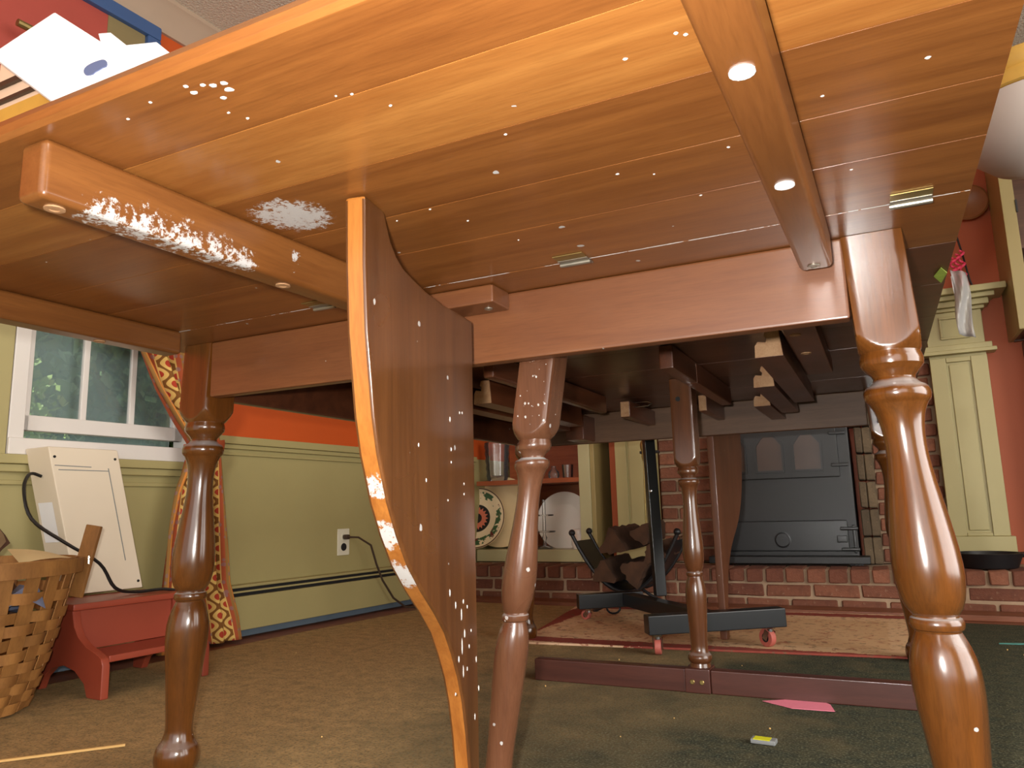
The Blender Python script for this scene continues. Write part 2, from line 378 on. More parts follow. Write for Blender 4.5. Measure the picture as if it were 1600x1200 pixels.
def m_sunplate():
    m = N('sun_plate_print'); tc = m.n('TexCoord'); sx = m.n('SeparateXYZ'); m.l(tc.outputs['Object'], sx.inputs[0])
    x, z = sx.outputs[0], sx.outputs[1]
    r = m.math('SQRT', m.math('ADD', m.math('MULTIPLY', x, x), m.math('MULTIPLY', z, z)))
    a = m.math('ARCTAN2', z, x)
    tri = m.math('ABSOLUTE', m.math('SINE', m.math('MULTIPLY', a, 9)))
    rr = m.math('ADD', r, m.math('MULTIPLY', tri, .014))
    c = m.ramp(m.math('MULTIPLY', r, 5), [(0, L(30, 26, 28)), (.37, L(244, 222, 182)), (.8, L(236, 210, 166))], 'CONSTANT')
    ray = m.math('MULTIPLY', m.math('LESS_THAN', rr, .063), m.math('GREATER_THAN', r, .026))
    c = m.mix(ray, c, L(216, 120, 92))
    ring = m.math('MULTIPLY', m.math('GREATER_THAN', r, .108), m.math('LESS_THAN', r, .146))
    n = m.noise(tc.outputs['Object'], 26, 3, .6)
    c = m.mix(m.math('MULTIPLY', ring, m.step(n, .52, .56)), c, L(64, 96, 62))
    n2 = m.noise(m.obj((1,1,1), (3,1,2)), 30, 3, .6)
    c = m.mix(m.math('MULTIPLY', ring, m.step(n2, .57, .6)), c, L(110, 50, 46))
    c = m.mix(m.math('MULTIPLY', m.math('GREATER_THAN', r, .157), m.math('LESS_THAN', r, .163)), c, L(96, 66, 46))
    m.set(c, .15); return m.m
M['sunplate'] = m_sunplate()
M['cream_china'] = plain('cream_china', L(232, 204, 156), .18, .05)
M['foliage'] = None
def m_leaves(name, a, b):
    m = N(name); oi = m.obj(); n = m.noise(oi, 3.5, 3); m.set(m.mix(m.step(n, .3, .7), a, b), .6); return m.m
M['hedge'] = m_leaves('hedge_leaves', L(56, 84, 58), L(124, 160, 104))
M['bush'] = m_leaves('bush_leaves', L(110, 150, 70), L(190, 220, 130))
M['grass'] = plain('lawn', L(60, 84, 44), .9, .3, 4)

# ------------------------------------------------------------------ room shell
XW = -2.245                                    # inner face of the window wall (room frame)
b = MB(); b.box(-3.2, 2.6, -2.8, 4.4, -.06, -.008); struct(b.build('floor', M['floorwood']))
b = MB(); b.box(-3.2, 2.6, -2.8, 4.4, 2.2, 2.26); struct(b.build('ceiling', M['stucco']))
# window wall: olive wainscot below, orange above, one window opening
WY0, WY1, WZ0, WZ1 = 1.07, 1.66, .60, 1.80
b = MB()
b.box(XW-.12, XW, -2.7, WY0, 0, .69).box(XW-.12, XW, WY1, 4.2, 0, .69).box(XW-.12, XW, WY0, WY1, 0, WZ0)
wl = struct(b.build('wall_left', M['olive'], frame='room', smooth=0))
b = MB()
b.box(XW-.12, XW, -2.7, WY0, .69, 2.2).box(XW-.12, XW, WY1, 4.2, .69, 2.2).box(XW-.12, XW, WY0, WY1, WZ1, 2.2)
o = b.build('upper_wall', M['orange'], wl, smooth=0); o['label'] = 'orange upper wall above the olive wainscot'
b = MB(); b.box(-2.3, 2.3, 3.95, 4.05, 0, 2.2).box(-1.22, -.69, 3.62, 3.95, 0, 2.2).box(-.02, 1.2, 3.62, 3.95, 0, 2.2).box(-.69, -.02, 3.62, 3.95, .86, 2.2)
struct(b.build('wall_back', M['salmon'], smooth=0))
b = MB(); b.box(2.3, 2.4, -2.8, 4.1, 0, 2.2); struct(b.build('wall_right', M['olive'], smooth=0))
b = MB(); b.box(XW, XW+.012, .62, WY0-.014, .598, 1.3); struct(b.build('trim_5', M['olive'], frame='room', bevel=.002))
# chair rail, window ledge, crown
b = MB(); b.box(XW, XW+.022, WY1+.02, 3.4, .672, .70).box(XW, XW+.012, WY1+.02, 3.4, .655, .672).box(XW, XW+.009, WY1+.02, 3.4, .632, .642)
struct(b.build('trim_1', M['olive'], frame='room', bevel=.003))
b = MB(); b.box(XW, XW+.03, -1, WY1+.02, .572, .598).box(XW, XW+.018, -1, WY1+.02, .55, .572).box(XW, XW+.01, -1, WY1+.02, .515, .528)
struct(b.build('trim_2', M['olive'], frame='room', bevel=.003))
b = MB(); b.prism([(0, 2.10), (.012, 2.10), (.05, 2.17), (.07, 2.185), (.07, 2.2), (0, 2.2)], lambda x, z: (XW+x, -2.6, z), lambda x, z: (XW+x, 3.8, z))
struct(b.build('trim_3', M['tan'], frame='room'))
b = MB(); b.box(-1.95, 1.0, 3.10, 3.228, -.008, .012); struct(b.build('trim_4', M['floorwood'], bevel=.003))

# window_1
w = bpy.data.objects.new('window_1', None); COL.objects.link(w); struct(w)
base = (XW, WY0, WZ0); BASE[w.name] = base; w.location = RM(*base); w.rotation_euler.z = BR
fx = XW-.03
b = MB(); b.box(fx-.05, XW+.012, WY0-.012, WY0+.03, WZ0, WZ1).box(fx-.05, XW+.012, WY1-.03, WY1+.012, WZ0, WZ1).box(fx-.05, XW+.012, WY0, WY1, WZ1-.04, WZ1)
b.build('window_frame', M['white'], w, .003)
b = MB(); b.box(fx-.06, XW+.02, WY0-.012, WY1+.012, WZ0-.002, WZ0+.045); b.build('window_sill', M['white'], w, .004)
b = MB()
z0, z1 = .672, 1.22
b.box(fx-.03, fx, WY0+.03, WY0+.062, z0, z1).box(fx-.03, fx, WY1-.062, WY1-.03, z0, z1).box(fx-.03, fx, WY0+.03, WY1-.03, z0, z0+.045).box(fx-.03, fx, WY0+.03, WY1-.03, z1-.04, z1)
sash = b.build('sash', M['white'], w, .003)
ys = [WY0+.062, WY0+.062+.157, WY0+.062+.157*2, WY1-.062]
for y in ys[1:3]:
    b = MB(); b.box(fx-.022, fx-.006, y-.009, y+.009, z0+.04, z1-.04); b.build('muntin', M['white'], sash, .002)
for i in range(3):
    b = MB(); b.box(fx-.017, fx-.013, ys[i]+.004, ys[i+1]-.004, z0+.045, z1-.04); b.build('pane', M['glass'], sash, smooth=0)
b = MB(); b.box(fx-.055, fx-.035, WY0+.03, WY1-.03, 1.22, WZ1-.04); b.build('pane', M['glass'], w, smooth=0)
b = MB(); b.box(fx-.075, fx-.073, WY0+.03, WY1-.03, WZ0+.045, WZ1-.04); b.build('insect_screen', M['screen'], w, smooth=0)

# outside: lawn and shrubs
b = MB(); b.box(-14, -2.6, -5, 9, -.3, -.25); struct(b.build('ground', M['grass']))
def shrub(name, label, cat, x, y, z, rx, rz, n, size, mat, seed):
    group = 'trees outside the window' if cat == 'tree' else None
    rnd = random.Random(seed); b = MB()
    for i in range(n):
        th = rnd.uniform(0, 2*PI); ph = math.acos(rnd.uniform(-1, 1)); r = rnd.uniform(.45, 1)**.5 * (1 + .18*math.sin(5*th)*math.sin(4*ph))
        c = Vector((x + rx*r*math.sin(ph)*math.cos(th), y + rx*r*math.sin(ph)*math.sin(th), z + rz + rz*r*math.cos(ph)))
        d = Vector((rnd.gauss(0, 1), rnd.gauss(0, 1), rnd.gauss(-.3, .7))).normalized(); e = d.orthogonal().normalized(); e = Matrix.Rotation(rnd.uniform(0, 6.28), 3, d) @ e
        s = size*rnd.uniform(.6, 1.4); k = d.cross(e)*s*.35
        b.add([c - e*s*.5, c + k, c + e*s*.5, c - k], [(0, 1, 2, 3)])
    t = thing(name, label, cat, (x, y, -.25), False, group)
    f = b.build('foliage', mat, t, smooth=0); f['kind'] = 'stuff'
    b = MB(); b.tube([(x, y, -.25), (x+.03, y, z+rz*.6), (x, y+.03, z+rz*1.3)], lambda q: .07-.045*q, 8); b.build('trunk', M['bark'], t)
shrub('evergreen_tree', 'dark green dense tree filling the left panes of the window', 'tree', -5.3, 2.7, -.2, .78, 1.7, 9000, .12, M['hedge'], 3)
shrub('evergreen_tree', 'dark green dense tree filling the right panes of the window', 'tree', -5.4, 4.3, -.2, .78, 1.7, 9000, .12, M['hedge'], 4)
shrub('evergreen_tree', 'tall dark tree farthest off, behind the two nearer trees', 'tree', -9.2, 5.4, -.2, 2.2, 2.6, 12000, .2, M['hedge'], 6)
shrub('leafy_bush', 'light green sunlit bush outside the lower left of the window', 'bush', -4.05, 2.22, -.2, .32, .82, 2600, .05, M['bush'], 5)

# ------------------------------------------------------------------ the table
T = thing('dining_table', 'large cherry drop-leaf table on turned legs, seen from beneath', 'table', (0, 0, 0))
ZT, ZU = .733, .71
XL, XR = -1.125, .108
def board(y0, y1, mat, z0=ZU, name='leaf_board', edge=None, x0=XL, x1=XR):
    b = MB(); e = .0003
    if edge:                                   # rounded outer long edge (edge=-1 at y0, +1 at y1)
        pr = [(y0+.004, z0), (y1-e, z0), (y1-e, ZT), (y0+.012, ZT), (y0+.004, ZT-.004), (y0, ZT-.012), (y0+.001, z0+.004)]
        if edge > 0: pr = [(y0+y1-p, q) for p, q in pr]
    else: pr = [(y0+e, z0), (y1-e, z0), (y1-e, ZT), (y0+e, ZT)]
    b.prism(pr, lambda y, z: (x0, y, z), lambda y, z: (x1, y, z))
    return b.build(name, mat, T, .0004, smooth=40)
for i, (y0, y1, mt) in enumerate([(.318, .40, 'leaf'), (.40, .495, 'leafbright'), (.495, .60, 'leaf'), (.60, .70, 'leaf'), (.70, .825, 'leaf')]):
    board(y0, y1, M[mt], ZU, 'leaf_board', -1 if i == 0 else None)
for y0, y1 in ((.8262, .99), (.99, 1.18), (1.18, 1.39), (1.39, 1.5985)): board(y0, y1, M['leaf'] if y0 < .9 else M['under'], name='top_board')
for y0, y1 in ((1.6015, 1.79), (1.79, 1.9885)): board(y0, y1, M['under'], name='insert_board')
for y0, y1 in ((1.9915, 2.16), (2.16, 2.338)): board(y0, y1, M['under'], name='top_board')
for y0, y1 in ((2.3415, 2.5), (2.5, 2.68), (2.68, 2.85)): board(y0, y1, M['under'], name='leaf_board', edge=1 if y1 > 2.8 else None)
# aprons
def slab(name, mat, x0, x1, y0, y1, z0, z1, bev=.004, parent=None):
    b = MB(); b.box(x0, x1, y0, y1, z0, z1); return b.build(name, mat, parent or T, bev)
AB = .614
slab('apron', M['apron'], -1.015, -.012, .905, .927, AB, ZU)
slab('apron', M['apronfar'], -1.0, -.015, 2.245, 2.267, AB, ZU)
for x in (-1.034, .018): 
    slab('end_apron', M['under'], x-.011, x+.011, .962, 1.585, AB, ZU); slab('end_apron', M['under'], x-.011, x+.011, 1.6, 2.22, AB, ZU)
# turned corner legs
LP = [(.031,.574),(.0325,.5695),(.0330,.565),(.0322,.560),(.0295,.557),(.0290,.556),(.0262,.553),(.0228,.549),(.0214,.546),(.0216,.5445),(.0235,.541),(.0262,.5385),(.030,.5365),(.0325,.534),(.0342,.530),(.0345,.5265),(.0338,.522),(.0318,.5185),(.0300,.517),(.0290,.515),(.0262,.509),(.0240,.502),(.0222,.492),(.0212,.482),(.0208,.470),(.0211,.458),(.0222,.445),(.0240,.430),(.0262,.415),(.0290,.395),(.0316,.375),(.0334,.358),(.0344,.342),(.0344,.330),(.0332,.318),(.0308,.306),(.0275,.297),(.0235,.291),(.0218,.289),(.0222,.2875),(.0248,.286),(.0262,.283),(.0264,.279),(.0252,.2755),(.0225,.274),(.0220,.272),(.0248,.266),(.0280,.258),(.0310,.248),(.0332,.236),(.0338,.224),(.0336,.210),(.0326,.195),(.0308,.178),(.0285,.155),(.0262,.13),(.0240,.105),(.0222,.085),(.0214,.07),(.0220,.062),(.0240,.055),(.0262,.048),(.0305,.042),(.0335,.036),(.0352,.028),(.0354,.020),(.0340,.012),(.031,.004),(.030,0)]
def leg_mesh(h, cone, prof, cx, cy, sx, sy, ztop, zb):
    """square block (half width h) that a cone cuts into an arched lower end, then the turning; sheared by the splay"""
    b = MB(); n = 64
    def sq(R, z, t):
        if z < zb: return R
        c = max(abs(math.cos(t)), abs(math.sin(t))); r = h/c
        return min(r, R, h*1.36)
    pts = [(9, ztop), (9, zb+.045)]
    k = 8
    for i in range(k+1):
        q = i/k; pts.append((h*1.40 + (cone-h*1.40)*q**1.6, zb+.026*(1-q)+.0001))
    pts += prof
    pts = pts[::-1]
    b.lathe(pts, (0, 0, 0), n, sq)
    b.v = [(cx + x + sx*(ztop-z), cy + y + sy*(ztop-z), z) for x, y, z in b.v]
    return b
for cx, cy, sx, sy in ((.0165, .936, .053, 0), (-1.0475, .936, -.062, 0), (.0165, 2.246, .05, .02), (-1.035, 2.246, -.05, .02)):
    leg_mesh(.0325, .031, LP, cx, cy, sx, sy, ZU-.0005, .5745).build('leg', M['leg'], T, smooth=32)
# slimmer legs of the centre trestle
k = .73
TP = [(.0225,.4985),(.0245,.494),(.0248,.490),(.024,.486),(.0215,.4835),(.0185,.480),(.0165,.4765),(.0170,.4745),(.0195,.4725),(.0235,.471),(.0250,.468),(.0252,.465),(.0243,.4605),(.0220,.4575),(.0195,.452),(.0178,.443),(.0165,.430),(.0162,.415),(.0168,.400),(.0182,.380),(.0202,.360),(.0222,.340),(.0236,.322),(.0241,.308),(.0236,.293),(.0218,.279),(.0188,.267),(.0166,.262),(.0170,.2605),(.0186,.2585),(.0190,.255),(.0184,.2515),(.0164,.250),(.0168,.247),(.0195,.240),(.0218,.230),(.0232,.218),(.0236,.207),(.0232,.192),(.0222,.172),(.0208,.148),(.0194,.122),(.0186,.100),(.0190,.090),(.0205,.084),(.0235,.080),(.0262,.076),(.0270,.071),(.0262,.066),(.0240,.063),(.0215,.060),(.0225,.054)]
def trestle_leg(cx, cy, sx, sy, bot, mat='tleg', lift=0):
    b = leg_mesh(.0265, .0225, TP + bot, 0, 0, 0, 0, ZU-.001, .499)
    if lift: b.v = [(x, y, z if z > .2 else .2-(.2-z)*1.33) for x, y, z in b.v]
    b.v = [(cx + x + sx*(ZU-z), cy + y + sy*(ZU-z), min(z+lift, ZU-.001)) for x, y, z in b.v]
    return b.build('trestle_leg', M[mat], T, smooth=32)
trestle_leg(-.405, 1.772, 0, 0, [(.024, .05), (.024, .0)])
near_leg = trestle_leg(-.400, .960, -.165, .02, [(.0225, .052)], 'tlegdusty', .008)
slab('floor_rail', M['rail'], -.435-.37, -.434, 1.742, 1.775, 0, .05, .003)
slab('floor_rail', M['rail'], -.378, .03, 1.742, 1.775, 0, .05, .003)
slab('rail_block', M['rail'], -.4345, -.3785, 1.738, 1.80, 0, .052, .003)
for x in (-.418, -.397):
    b = MB(); b.lathe([(.0055, 0), (.0055, .002), (.004, .0035)], (x, 1.7395, .024), 10, axis=(0, -1, 0)); b.build('screw_head', M['brass'], T)
b = MB(); b.lathe([(.006, 0), (.006, .0012)], (-.412, 1.7458, .66), 10, axis=(0, -1, 0)); b.build('screw_hole', M['darkhole'], T)
# battens across the near leaf
def batten(x0, x1, y0, y1, z0, mat, xe=0):
    b = MB(); pr = [(x0, y0, ), (x1, y0)]
    b.hexa([(x0, y0, z0), (x1, y0, z0), (x1+xe, y1, z0), (x0+xe, y1, z0), (x0, y0, ZU), (x1, y0, ZU), (x1+xe, y1, ZU), (x0+xe, y1, ZU)])
    return b.build('batten', mat, T, .006, seg=3)
def plug(parent, x, y, z, r=.009, mat=None):
    b = MB(); b.lathe([(r, 0), (r, .0012), (r*.55, .0013), (r*.45, .0006)], (x, y, z), 14, axis=(0, 0, -1)); return b.build('screw_plug', mat or M['rawwood'], parent)
bt = batten(-.595, -.562, .331, .865, .660, M['batten'], .022)
for y in (.352, .60, .83): plug(bt, -.5785+.022*(y-.33)/.54, y, .660, .008)
bt = batten(-1.035, -.998, .331, .828, .672, M['battenplain'], .004)
for y in (.52, .70): plug(bt, -1.015, y, .672, .008)
bt = batten(-.071, -.036, .331, .878, .668, M['battenplain'], .012)
for y in (.435, .62): plug(bt, -.0535+.012*(y-.33)/.55, y, .668, .008, M['paper'])
plug(bt, -.043, .86, .668, .007, M['nickel'])
# wings that carry the leaves
WO = [(.008,.661),(.055,.660),(.115,.656),(.171,.657),(.205,.660),(.234,.664),(.252,.671),(.266,.682),(.275,.695),(.282,.7085),(.325,.7085),(.323,.64),(.318,.577),(.303,.50),(.292,.465),(.270,.42),(.248,.388),(.222,.358),(.188,.330),(.15,.303),(.118,.277),(.096,.25),(.076,.22),(.062,.19),(.050,.15),(.042,.11),(.036,.06),(.032,.02),(.008,.02)]
def wing(px, py, ux, uy, th, mface, medge):
    n = Vector((uy, -ux, 0)); 
    P = lambda s, z, o: (px + ux*s + n.x*o, py + uy*s + n.y*o, z)
    b = MB(); b.prism(WO, lambda s, z: P(s, z, 0), lambda s, z: P(s, z, th))
    w_ = b.build('leaf_support_wing', mface, T, .0035, smooth=30)
    if medge:
        w_.data.materials.append(medge)
        for f in w_.data.polygons:
            c = f.center; s = (c.x-px)*ux + (c.y-py)*uy
            if abs(f.normal.x*n.x + f.normal.y*n.y) < .35 and s > .02: f.material_index = 1
    return w_
near_wing = wing(-.472, .860, .186, -.983, .022, M['wing'], M['wingedge'])
wing(-.468, 2.31, .10, .995, .022, wood('wing_face_far', L(104, 58, 34), L(136, 80, 48), 'Z', .45, .14, tone=.03), None)
pb = slab('pivot_block', M['apron'], -.60, -.439, .853, .9045, .684, ZU, .004); plug(pb, -.46, .88, .684, .006, M['nickel'])
slab('pivot_block', M['under'], -.60, -.439, 2.268, 2.31, .684, ZU, .004)
# splatters of old white paint, thin raised drops
def splats(parent, items):
    b = MB()
    for p, n_, al, ra, rb in items:
        p = Vector(p); n_ = Vector(n_).normalized(); al = Vector(al).normalized(); cr = n_.cross(al)
        ring = [p + al*ra*math.cos(2*PI*i/10)*random.uniform(.8, 1.15) + cr*rb*math.sin(2*PI*i/10)*random.uniform(.8, 1.15) for i in range(10)]
        b.add([q_ - n_*.0002 for q_ in ring] + [p + (q_-p)*.55 + n_*.0006 for q_ in ring], [(i, (i+1) % 10, 10+(i+1) % 10, 10+i) for i in range(10)] + [tuple(range(10, 20)), tuple(range(10))[::-1]])
    o = b.build('paint_splatter', M['oldpaint'], parent); o['kind'] = 'stuff'; return o
M['oldpaint'] = plain('old_white_paint', L(196, 192, 188), .55, .08, 90)
LEAF = [(-0.412, 0.3352, 0.0025), (-0.4135, 0.3437, 0.0034), (-0.4002, 0.3398, 0.0025), (-0.3946, 0.3437, 0.0034), (-0.3856, 0.345, 0.0034), (-0.3886, 0.3525, 0.0042), (-0.4005, 0.3584, 0.0034), (-0.4128, 0.3748, 0.0017), (-0.4065, 0.3877, 0.0017), (-0.451, 0.3376, 0.0017), (-0.4855, 0.3454, 0.0017), (-0.3162, 0.3986, 0.0017), (-0.3279, 0.3951, 0.0013), (-0.301, 0.4247, 0.0017), (-0.2451, 0.5049, 0.0017), (-0.1881, 0.6194, 0.0021), (-0.0887, 0.6162, 0.0017), (-0.1587, 0.6359, 0.0013), (-0.0111, 0.568, 0.0017), (0.0576, 0.5506, 0.0025), (-0.0903, 0.4409, 0.0021), (-0.0851, 0.4452, 0.0021), (-0.1277, 0.4521, 0.0021), (-0.3793, 0.6033, 0.0017), (-0.3613, 0.6484, 0.0017), (-0.3397, 0.7257, 0.0013), (-0.131, 0.7048, 0.0017), (-0.0544, 0.5649, 0.0013), (-0.4253, 0.6117, 0.0013), (0.0036, 0.7162, 0.0017), (-0.6676, 0.5247, 0.0013)]
splats(T, [((x, y, ZU), (0, 0, -1), (1, 0, 0), r, r*.8) for x, y, r in LEAF])
WING = [(0.0998, 0.5191, 0.004, 0.0018), (0.065, 0.5309, 0.002, 0.0018), (0.0553, 0.532, 0.002, 0.0018), (0.0967, 0.4834, 0.003, 0.0018), (0.0972, 0.4682, 0.002, 0.0012), (0.1974, 0.481, 0.0025, 0.0014), (0.1763, 0.4447, 0.0025, 0.0014), (0.052, 0.4439, 0.002, 0.0012), (0.0526, 0.4313, 0.002, 0.0012), (0.1096, 0.4232, 0.0015, 0.0012), (0.1067, 0.3195, 0.005, 0.0016), (0.0879, 0.3038, 0.005, 0.0016), (0.0607, 0.3041, 0.003, 0.0012), (0.0469, 0.2965, 0.003, 0.0012), (0.0682, 0.2904, 0.009, 0.0012), (0.0577, 0.267, 0.006, 0.0024), (0.0675, 0.2541, 0.01, 0.0014), (0.0793, 0.2419, 0.005, 0.0014), (0.042, 0.2497, 0.003, 0.0012), (0.0338, 0.2669, 0.002, 0.0012), (0.0643, 0.2248, 0.008, 0.0012), (0.0159, 0.23, 0.004, 0.0012), (0.0503, 0.2256, 0.003, 0.0012), (0.0077, 0.1944, 0.004, 0.0012), (0.0916, 0.2062, 0.002, 0.0018), (0.0245, 0.1651, 0.004, 0.0012)]
WN = (-.983, -.186, 0)
splats(near_wing, [((-.472+.186*s_, .860-.983*s_, z_), (.983, .186, 0), (0, 0, 1), a_, b_) for s_, z_, a_, b_ in WING])
rnd = random.Random(11); it = []
for i in range(46):
    z_ = rnd.uniform(.525, .675); x_ = -.400-.165*(ZU-z_) + rnd.uniform(-.022, .022); r_ = .0004 + .0016*rnd.random()**3
    it.append(((x_, .960-.0265+.02*(ZU-z_+.008), z_), (0, -1, 0), (0, 0, 1), r_*1.2, r_))
splats(near_leg, it)
# butt hinges between leaf and top
for x in (-1.0+.30, -.31, .055):
    h = MB(); h.box(x-.019, x+.019, .8135, .8247, ZU-.0022, ZU-.0003); o = h.build('hinge', M['nickel'], T, .0004)
    q = MB(); q.box(x-.019, x+.019, .8263, .838, ZU-.0022, ZU-.0003); q.build('hinge_plate', M['nickel'], o, .0004)
    q = MB(); q.tube([(x-.0195, .8255, ZU-.003), (x+.0195, .8255, ZU-.003)], .0028, 10); q.build('hinge_pin', M['nickel'], o)
    q = MB(); q.box(x-.019, x+.019, .797, .8135, ZU-.0016, ZU-.0003); q.build('hinge_plate', M['brass'], o, .0003)
# rails and extension slides under the top
def slide(x0, x1, y0, y1, z0, z1, name='slide', mat='slide', bev=.003, endmat=True):
    o = slab(name, M[mat], x0, x1, y0, y1, z0, z1, bev)
    if endmat:
        b = MB(); b.box(x0+.002, x1-.002, y0-.0015, y0+.001, z0+.002, z1-.002); b.build('raw_end', M['rawwood'], o)
    return o
slide(-.118, -.066, .93, 1.675, .676, ZU-.0008, 'cleat', bev=.005, endmat=False)
def profile_slide(x0, x1, y0, y1, z0, z1):
    w_, h_ = x1-x0, z1-z0
    pr = [(x0, z0), (x1, z0), (x1-.10*w_, z1), (x0+.42*w_, z1), (x0+.36*w_, z0+.80*h_), (x0+.46*w_, z0+.70*h_), (x0+.42*w_, z0+.55*h_), (x0+.12*w_, z0+.60*h_), (x0+.02*w_, z0+.45*h_)]
    b = MB(); b.prism(pr, lambda x, z: (x, y0, z), lambda x, z: (x, y1, z)); o = b.build('slide', M['slide'], T, .001)
    c = [(x0+w_/2 + (x-x0-w_/2)*.97, z0+h_/2+(z-z0-h_/2)*.97) for x, z in pr]
    b = MB(); b.prism(c, lambda x, z: (x, y0-.0012, z), lambda x, z: (x, y0+.001, z)); b.build('raw_end', M['rawwood'], o)
profile_slide(-.170, -.124, 1.29, 1.93, .652, .698)
profile_slide(-.218, -.176, 1.60, 2.10, .648, .692)
profile_slide(-.262, -.222, 1.90, 2.235, .646, .690)
slide(-.352, -.325, 1.36, 1.56, .664, ZU-.0008, 'cleat', endmat=False); slide(-.352, -.325, 1.565, 1.965, .664, ZU-.0008, 'cleat', endmat=True)
slide(-.415, -.392, 1.985, 2.235, .656, .700, endmat=True)
slide(-.67, -.645, 1.25, 1.915, .662, ZU-.0008, 'cleat', bev=.006, endmat=False)
slide(-.628, -.600, 1.975, 2.235, .655, .700)
profile_slide(-.80, -.755, 1.45, 2.02, .645, .698)
profile_slide(-.88, -.835, 1.25, 2.12, .645, .698)
slide(-.86, -.80, 2.14, 2.2445, .618, .695, 'glue_block', endmat=False)
b = MB(); b.tube([(-.64, 2.02, .700), (-.56, 2.02, .700), (-.55, 2.02, .694), (-.56, 2.02, .688), (-.63, 2.02, .688)], .002, 6); b.build('wire_latch', M['chrome'], T)
for x, y in ((-.47, 1.18), (-.365, 1.22), (-.30, 1.32), (-.73, 1.5), (-.10, 1.25), (-.098, 1.42)): plug(T, x, y, ZU if x < -.2 else .676, .009)

# ------------------------------------------------------------------ on and over the table
t = thing('laptop', 'white open laptop with a grey fruit emblem, on the table beyond its edge', 'laptop', (-.86, .62, ZT))
v = Vector((.80, 0, -.60)); wv = Vector((.52, .45, .72)).normalized(); nn = v.cross(wv).normalized()
o0 = Vector((-.648, .50, .756))                  # near hinge end of the lid's lower long edge
A, Bv = -v*.405, wv*.10
b = MB(); b.hexa([o0, o0+A, o0+A+Bv, o0+Bv] + [p + nn*.008 for p in (o0, o0+A, o0+A+Bv, o0+Bv)]); lid = b.build('lid', M['paper'], t, .003)
b = MB(); c0 = o0 + A*.58 + Bv*.66
sh = [(.013*(1+.16*math.sin(2*a))*math.cos(a)*(.72 if abs(a) < .35 else 1), .015*math.sin(a)) for a in [2*PI*i/20-PI for i in range(20)]]
sd = 1 if nn.y > 0 else -1
b.prism(sh, lambda p, q: c0 + v*p + wv*q - nn*.0002*sd - nn*(0 if sd > 0 else -.008), lambda p, q: c0 + v*p + wv*q - nn*.0012*sd - nn*(0 if sd > 0 else -.008)); b.build('logo', M['laptopgrey'], lid, smooth=0)
b = MB(); b.box(-.93, -.64, .495, .72, ZT+.0005, ZT+.0215); b.build('keyboard_base', M['white'], t, .004)
b = MB()
b.prism([(-.925, ZT+.0005), (-.70, ZT+.0005), (-.798, 1.024), (-.822, 1.047), (-.878, 1.058), (-.902, 1.08), (-.925, 1.085)], lambda x, z: (x, .735-.22*(z-ZT)/.357*.6, z), lambda x, z: (x, .737-.22*(z-ZT)/.357*.6, z))
tag(b.build('paper_sheet', M['paper']), 'white stiff papers standing on the table right of the laptop', 'paper')
t = thing('paper_bag', 'tan paper bag with dark bands on the table left of the laptop', 'bag', (-1.03, .64, ZT+.0005))
b = MB(); b.hexa([(-1.12, .58, ZT+.0005), (-.935, .58, ZT+.0005), (-.935, .70, ZT+.0005), (-1.12, .70, ZT+.0005), (-1.122, .585, 1.09), (-.935, .585, 1.05), (-.935, .695, 1.05), (-1.122, .695, 1.09)]); b.build('body', M['bagpaper'], t, .004)
for z, h, mt in ((1.045, .008, 'cord'), (1.018, .005, 'cord'), (.99, .026, 'amber')):
    b = MB(); b.box(-1.12, -.936, .5785, .584, z-h/2, z+h/2); b.build('printed_band', M[mt], t)

# mirror high on the window wall, its reflections painted as flat panels
t = thing('framed_mirror', 'blue framed mirror with painted red and olive reflections up by the ceiling', 'mirror', (XW, 1.1, 1.55), room=True)
P0, P1, Z0, Z1 = .72, 1.43, 1.56, 2.098
fr = .05
for nm, (y0, y1, z0, z1) in {'rail_top': (P0, P1, Z1-fr, Z1), 'rail_bottom': (P0, P1, Z0, Z0+fr), 'rail_near': (P0, P0+fr, Z0+fr, Z1-fr), 'rail_far': (P1-fr, P1, Z0+fr, Z1-fr)}.items():
    b = MB(); b.box(XW+.002, XW+.032, y0, y1, z0, z1); b.build('frame_rail', M['bluepaint'], t, .006)
b = MB(); b.box(XW+.002, XW+.012, P0+fr, P1-fr-.13, Z0+fr, Z1-fr); b.build('red_reflection', M['redrefl'], t)['label'] = 'painted reflection of the orange wall'
b = MB(); b.box(XW+.002, XW+.014, P1-fr-.13, P1-fr, Z0+fr, Z1-fr); b.build('olive_reflection', M['oliverefl'], t)['label'] = 'painted reflection of the olive crown'

# ------------------------------------------------------------------ left side: heater, outlet, stool, box, basket, curtain
t = thing('baseboard_heater', 'long olive baseboard heater with a dark slot along the window wall', 'heater', (XW, 1.4, 0), room=True)
b = MB(); b.box(XW+.001, XW+.055, .4, 3.3, .022, .138); b.build('front_panel', M['olive'], t, .004)
b = MB(); b.box(XW+.001, XW+.045, .4, 3.3, .138, .166); b.build('outlet_slot', M['darkhole'], t)
b = MB(); b.box(XW+.001, XW+.05, .4, 3.3, .166, .176); b.build('top_cap', M['olive'], t, .003)
b = MB(); b.box(XW+.045, XW+.052, .4, 3.3, .150, .156); b.build('damper', M['olive'], t)
b = MB(); b.box(XW+.002, XW+.042, .4, 3.3, .0, .022); b.build('toe_strip', M['bluegrey'], t)
t = thing('wall_outlet', 'ivory double outlet on the olive wall above the heater', 'outlet', (XW, 2.39, .30), room=True)
b = MB(); b.box(XW+.0005, XW+.006, 2.355, 2.425, .243, .352); b.build('cover_plate', M['ivory'], t, .003)
for z in (.277, .318):
    b = MB(); b.lathe([(.016, 0), (.0155, .002)], (XW+.006, 2.39, z), 20, axis=(1, 0, 0)); b.build('socket', M['darkhole' if z < .3 else 'ivory'], t)
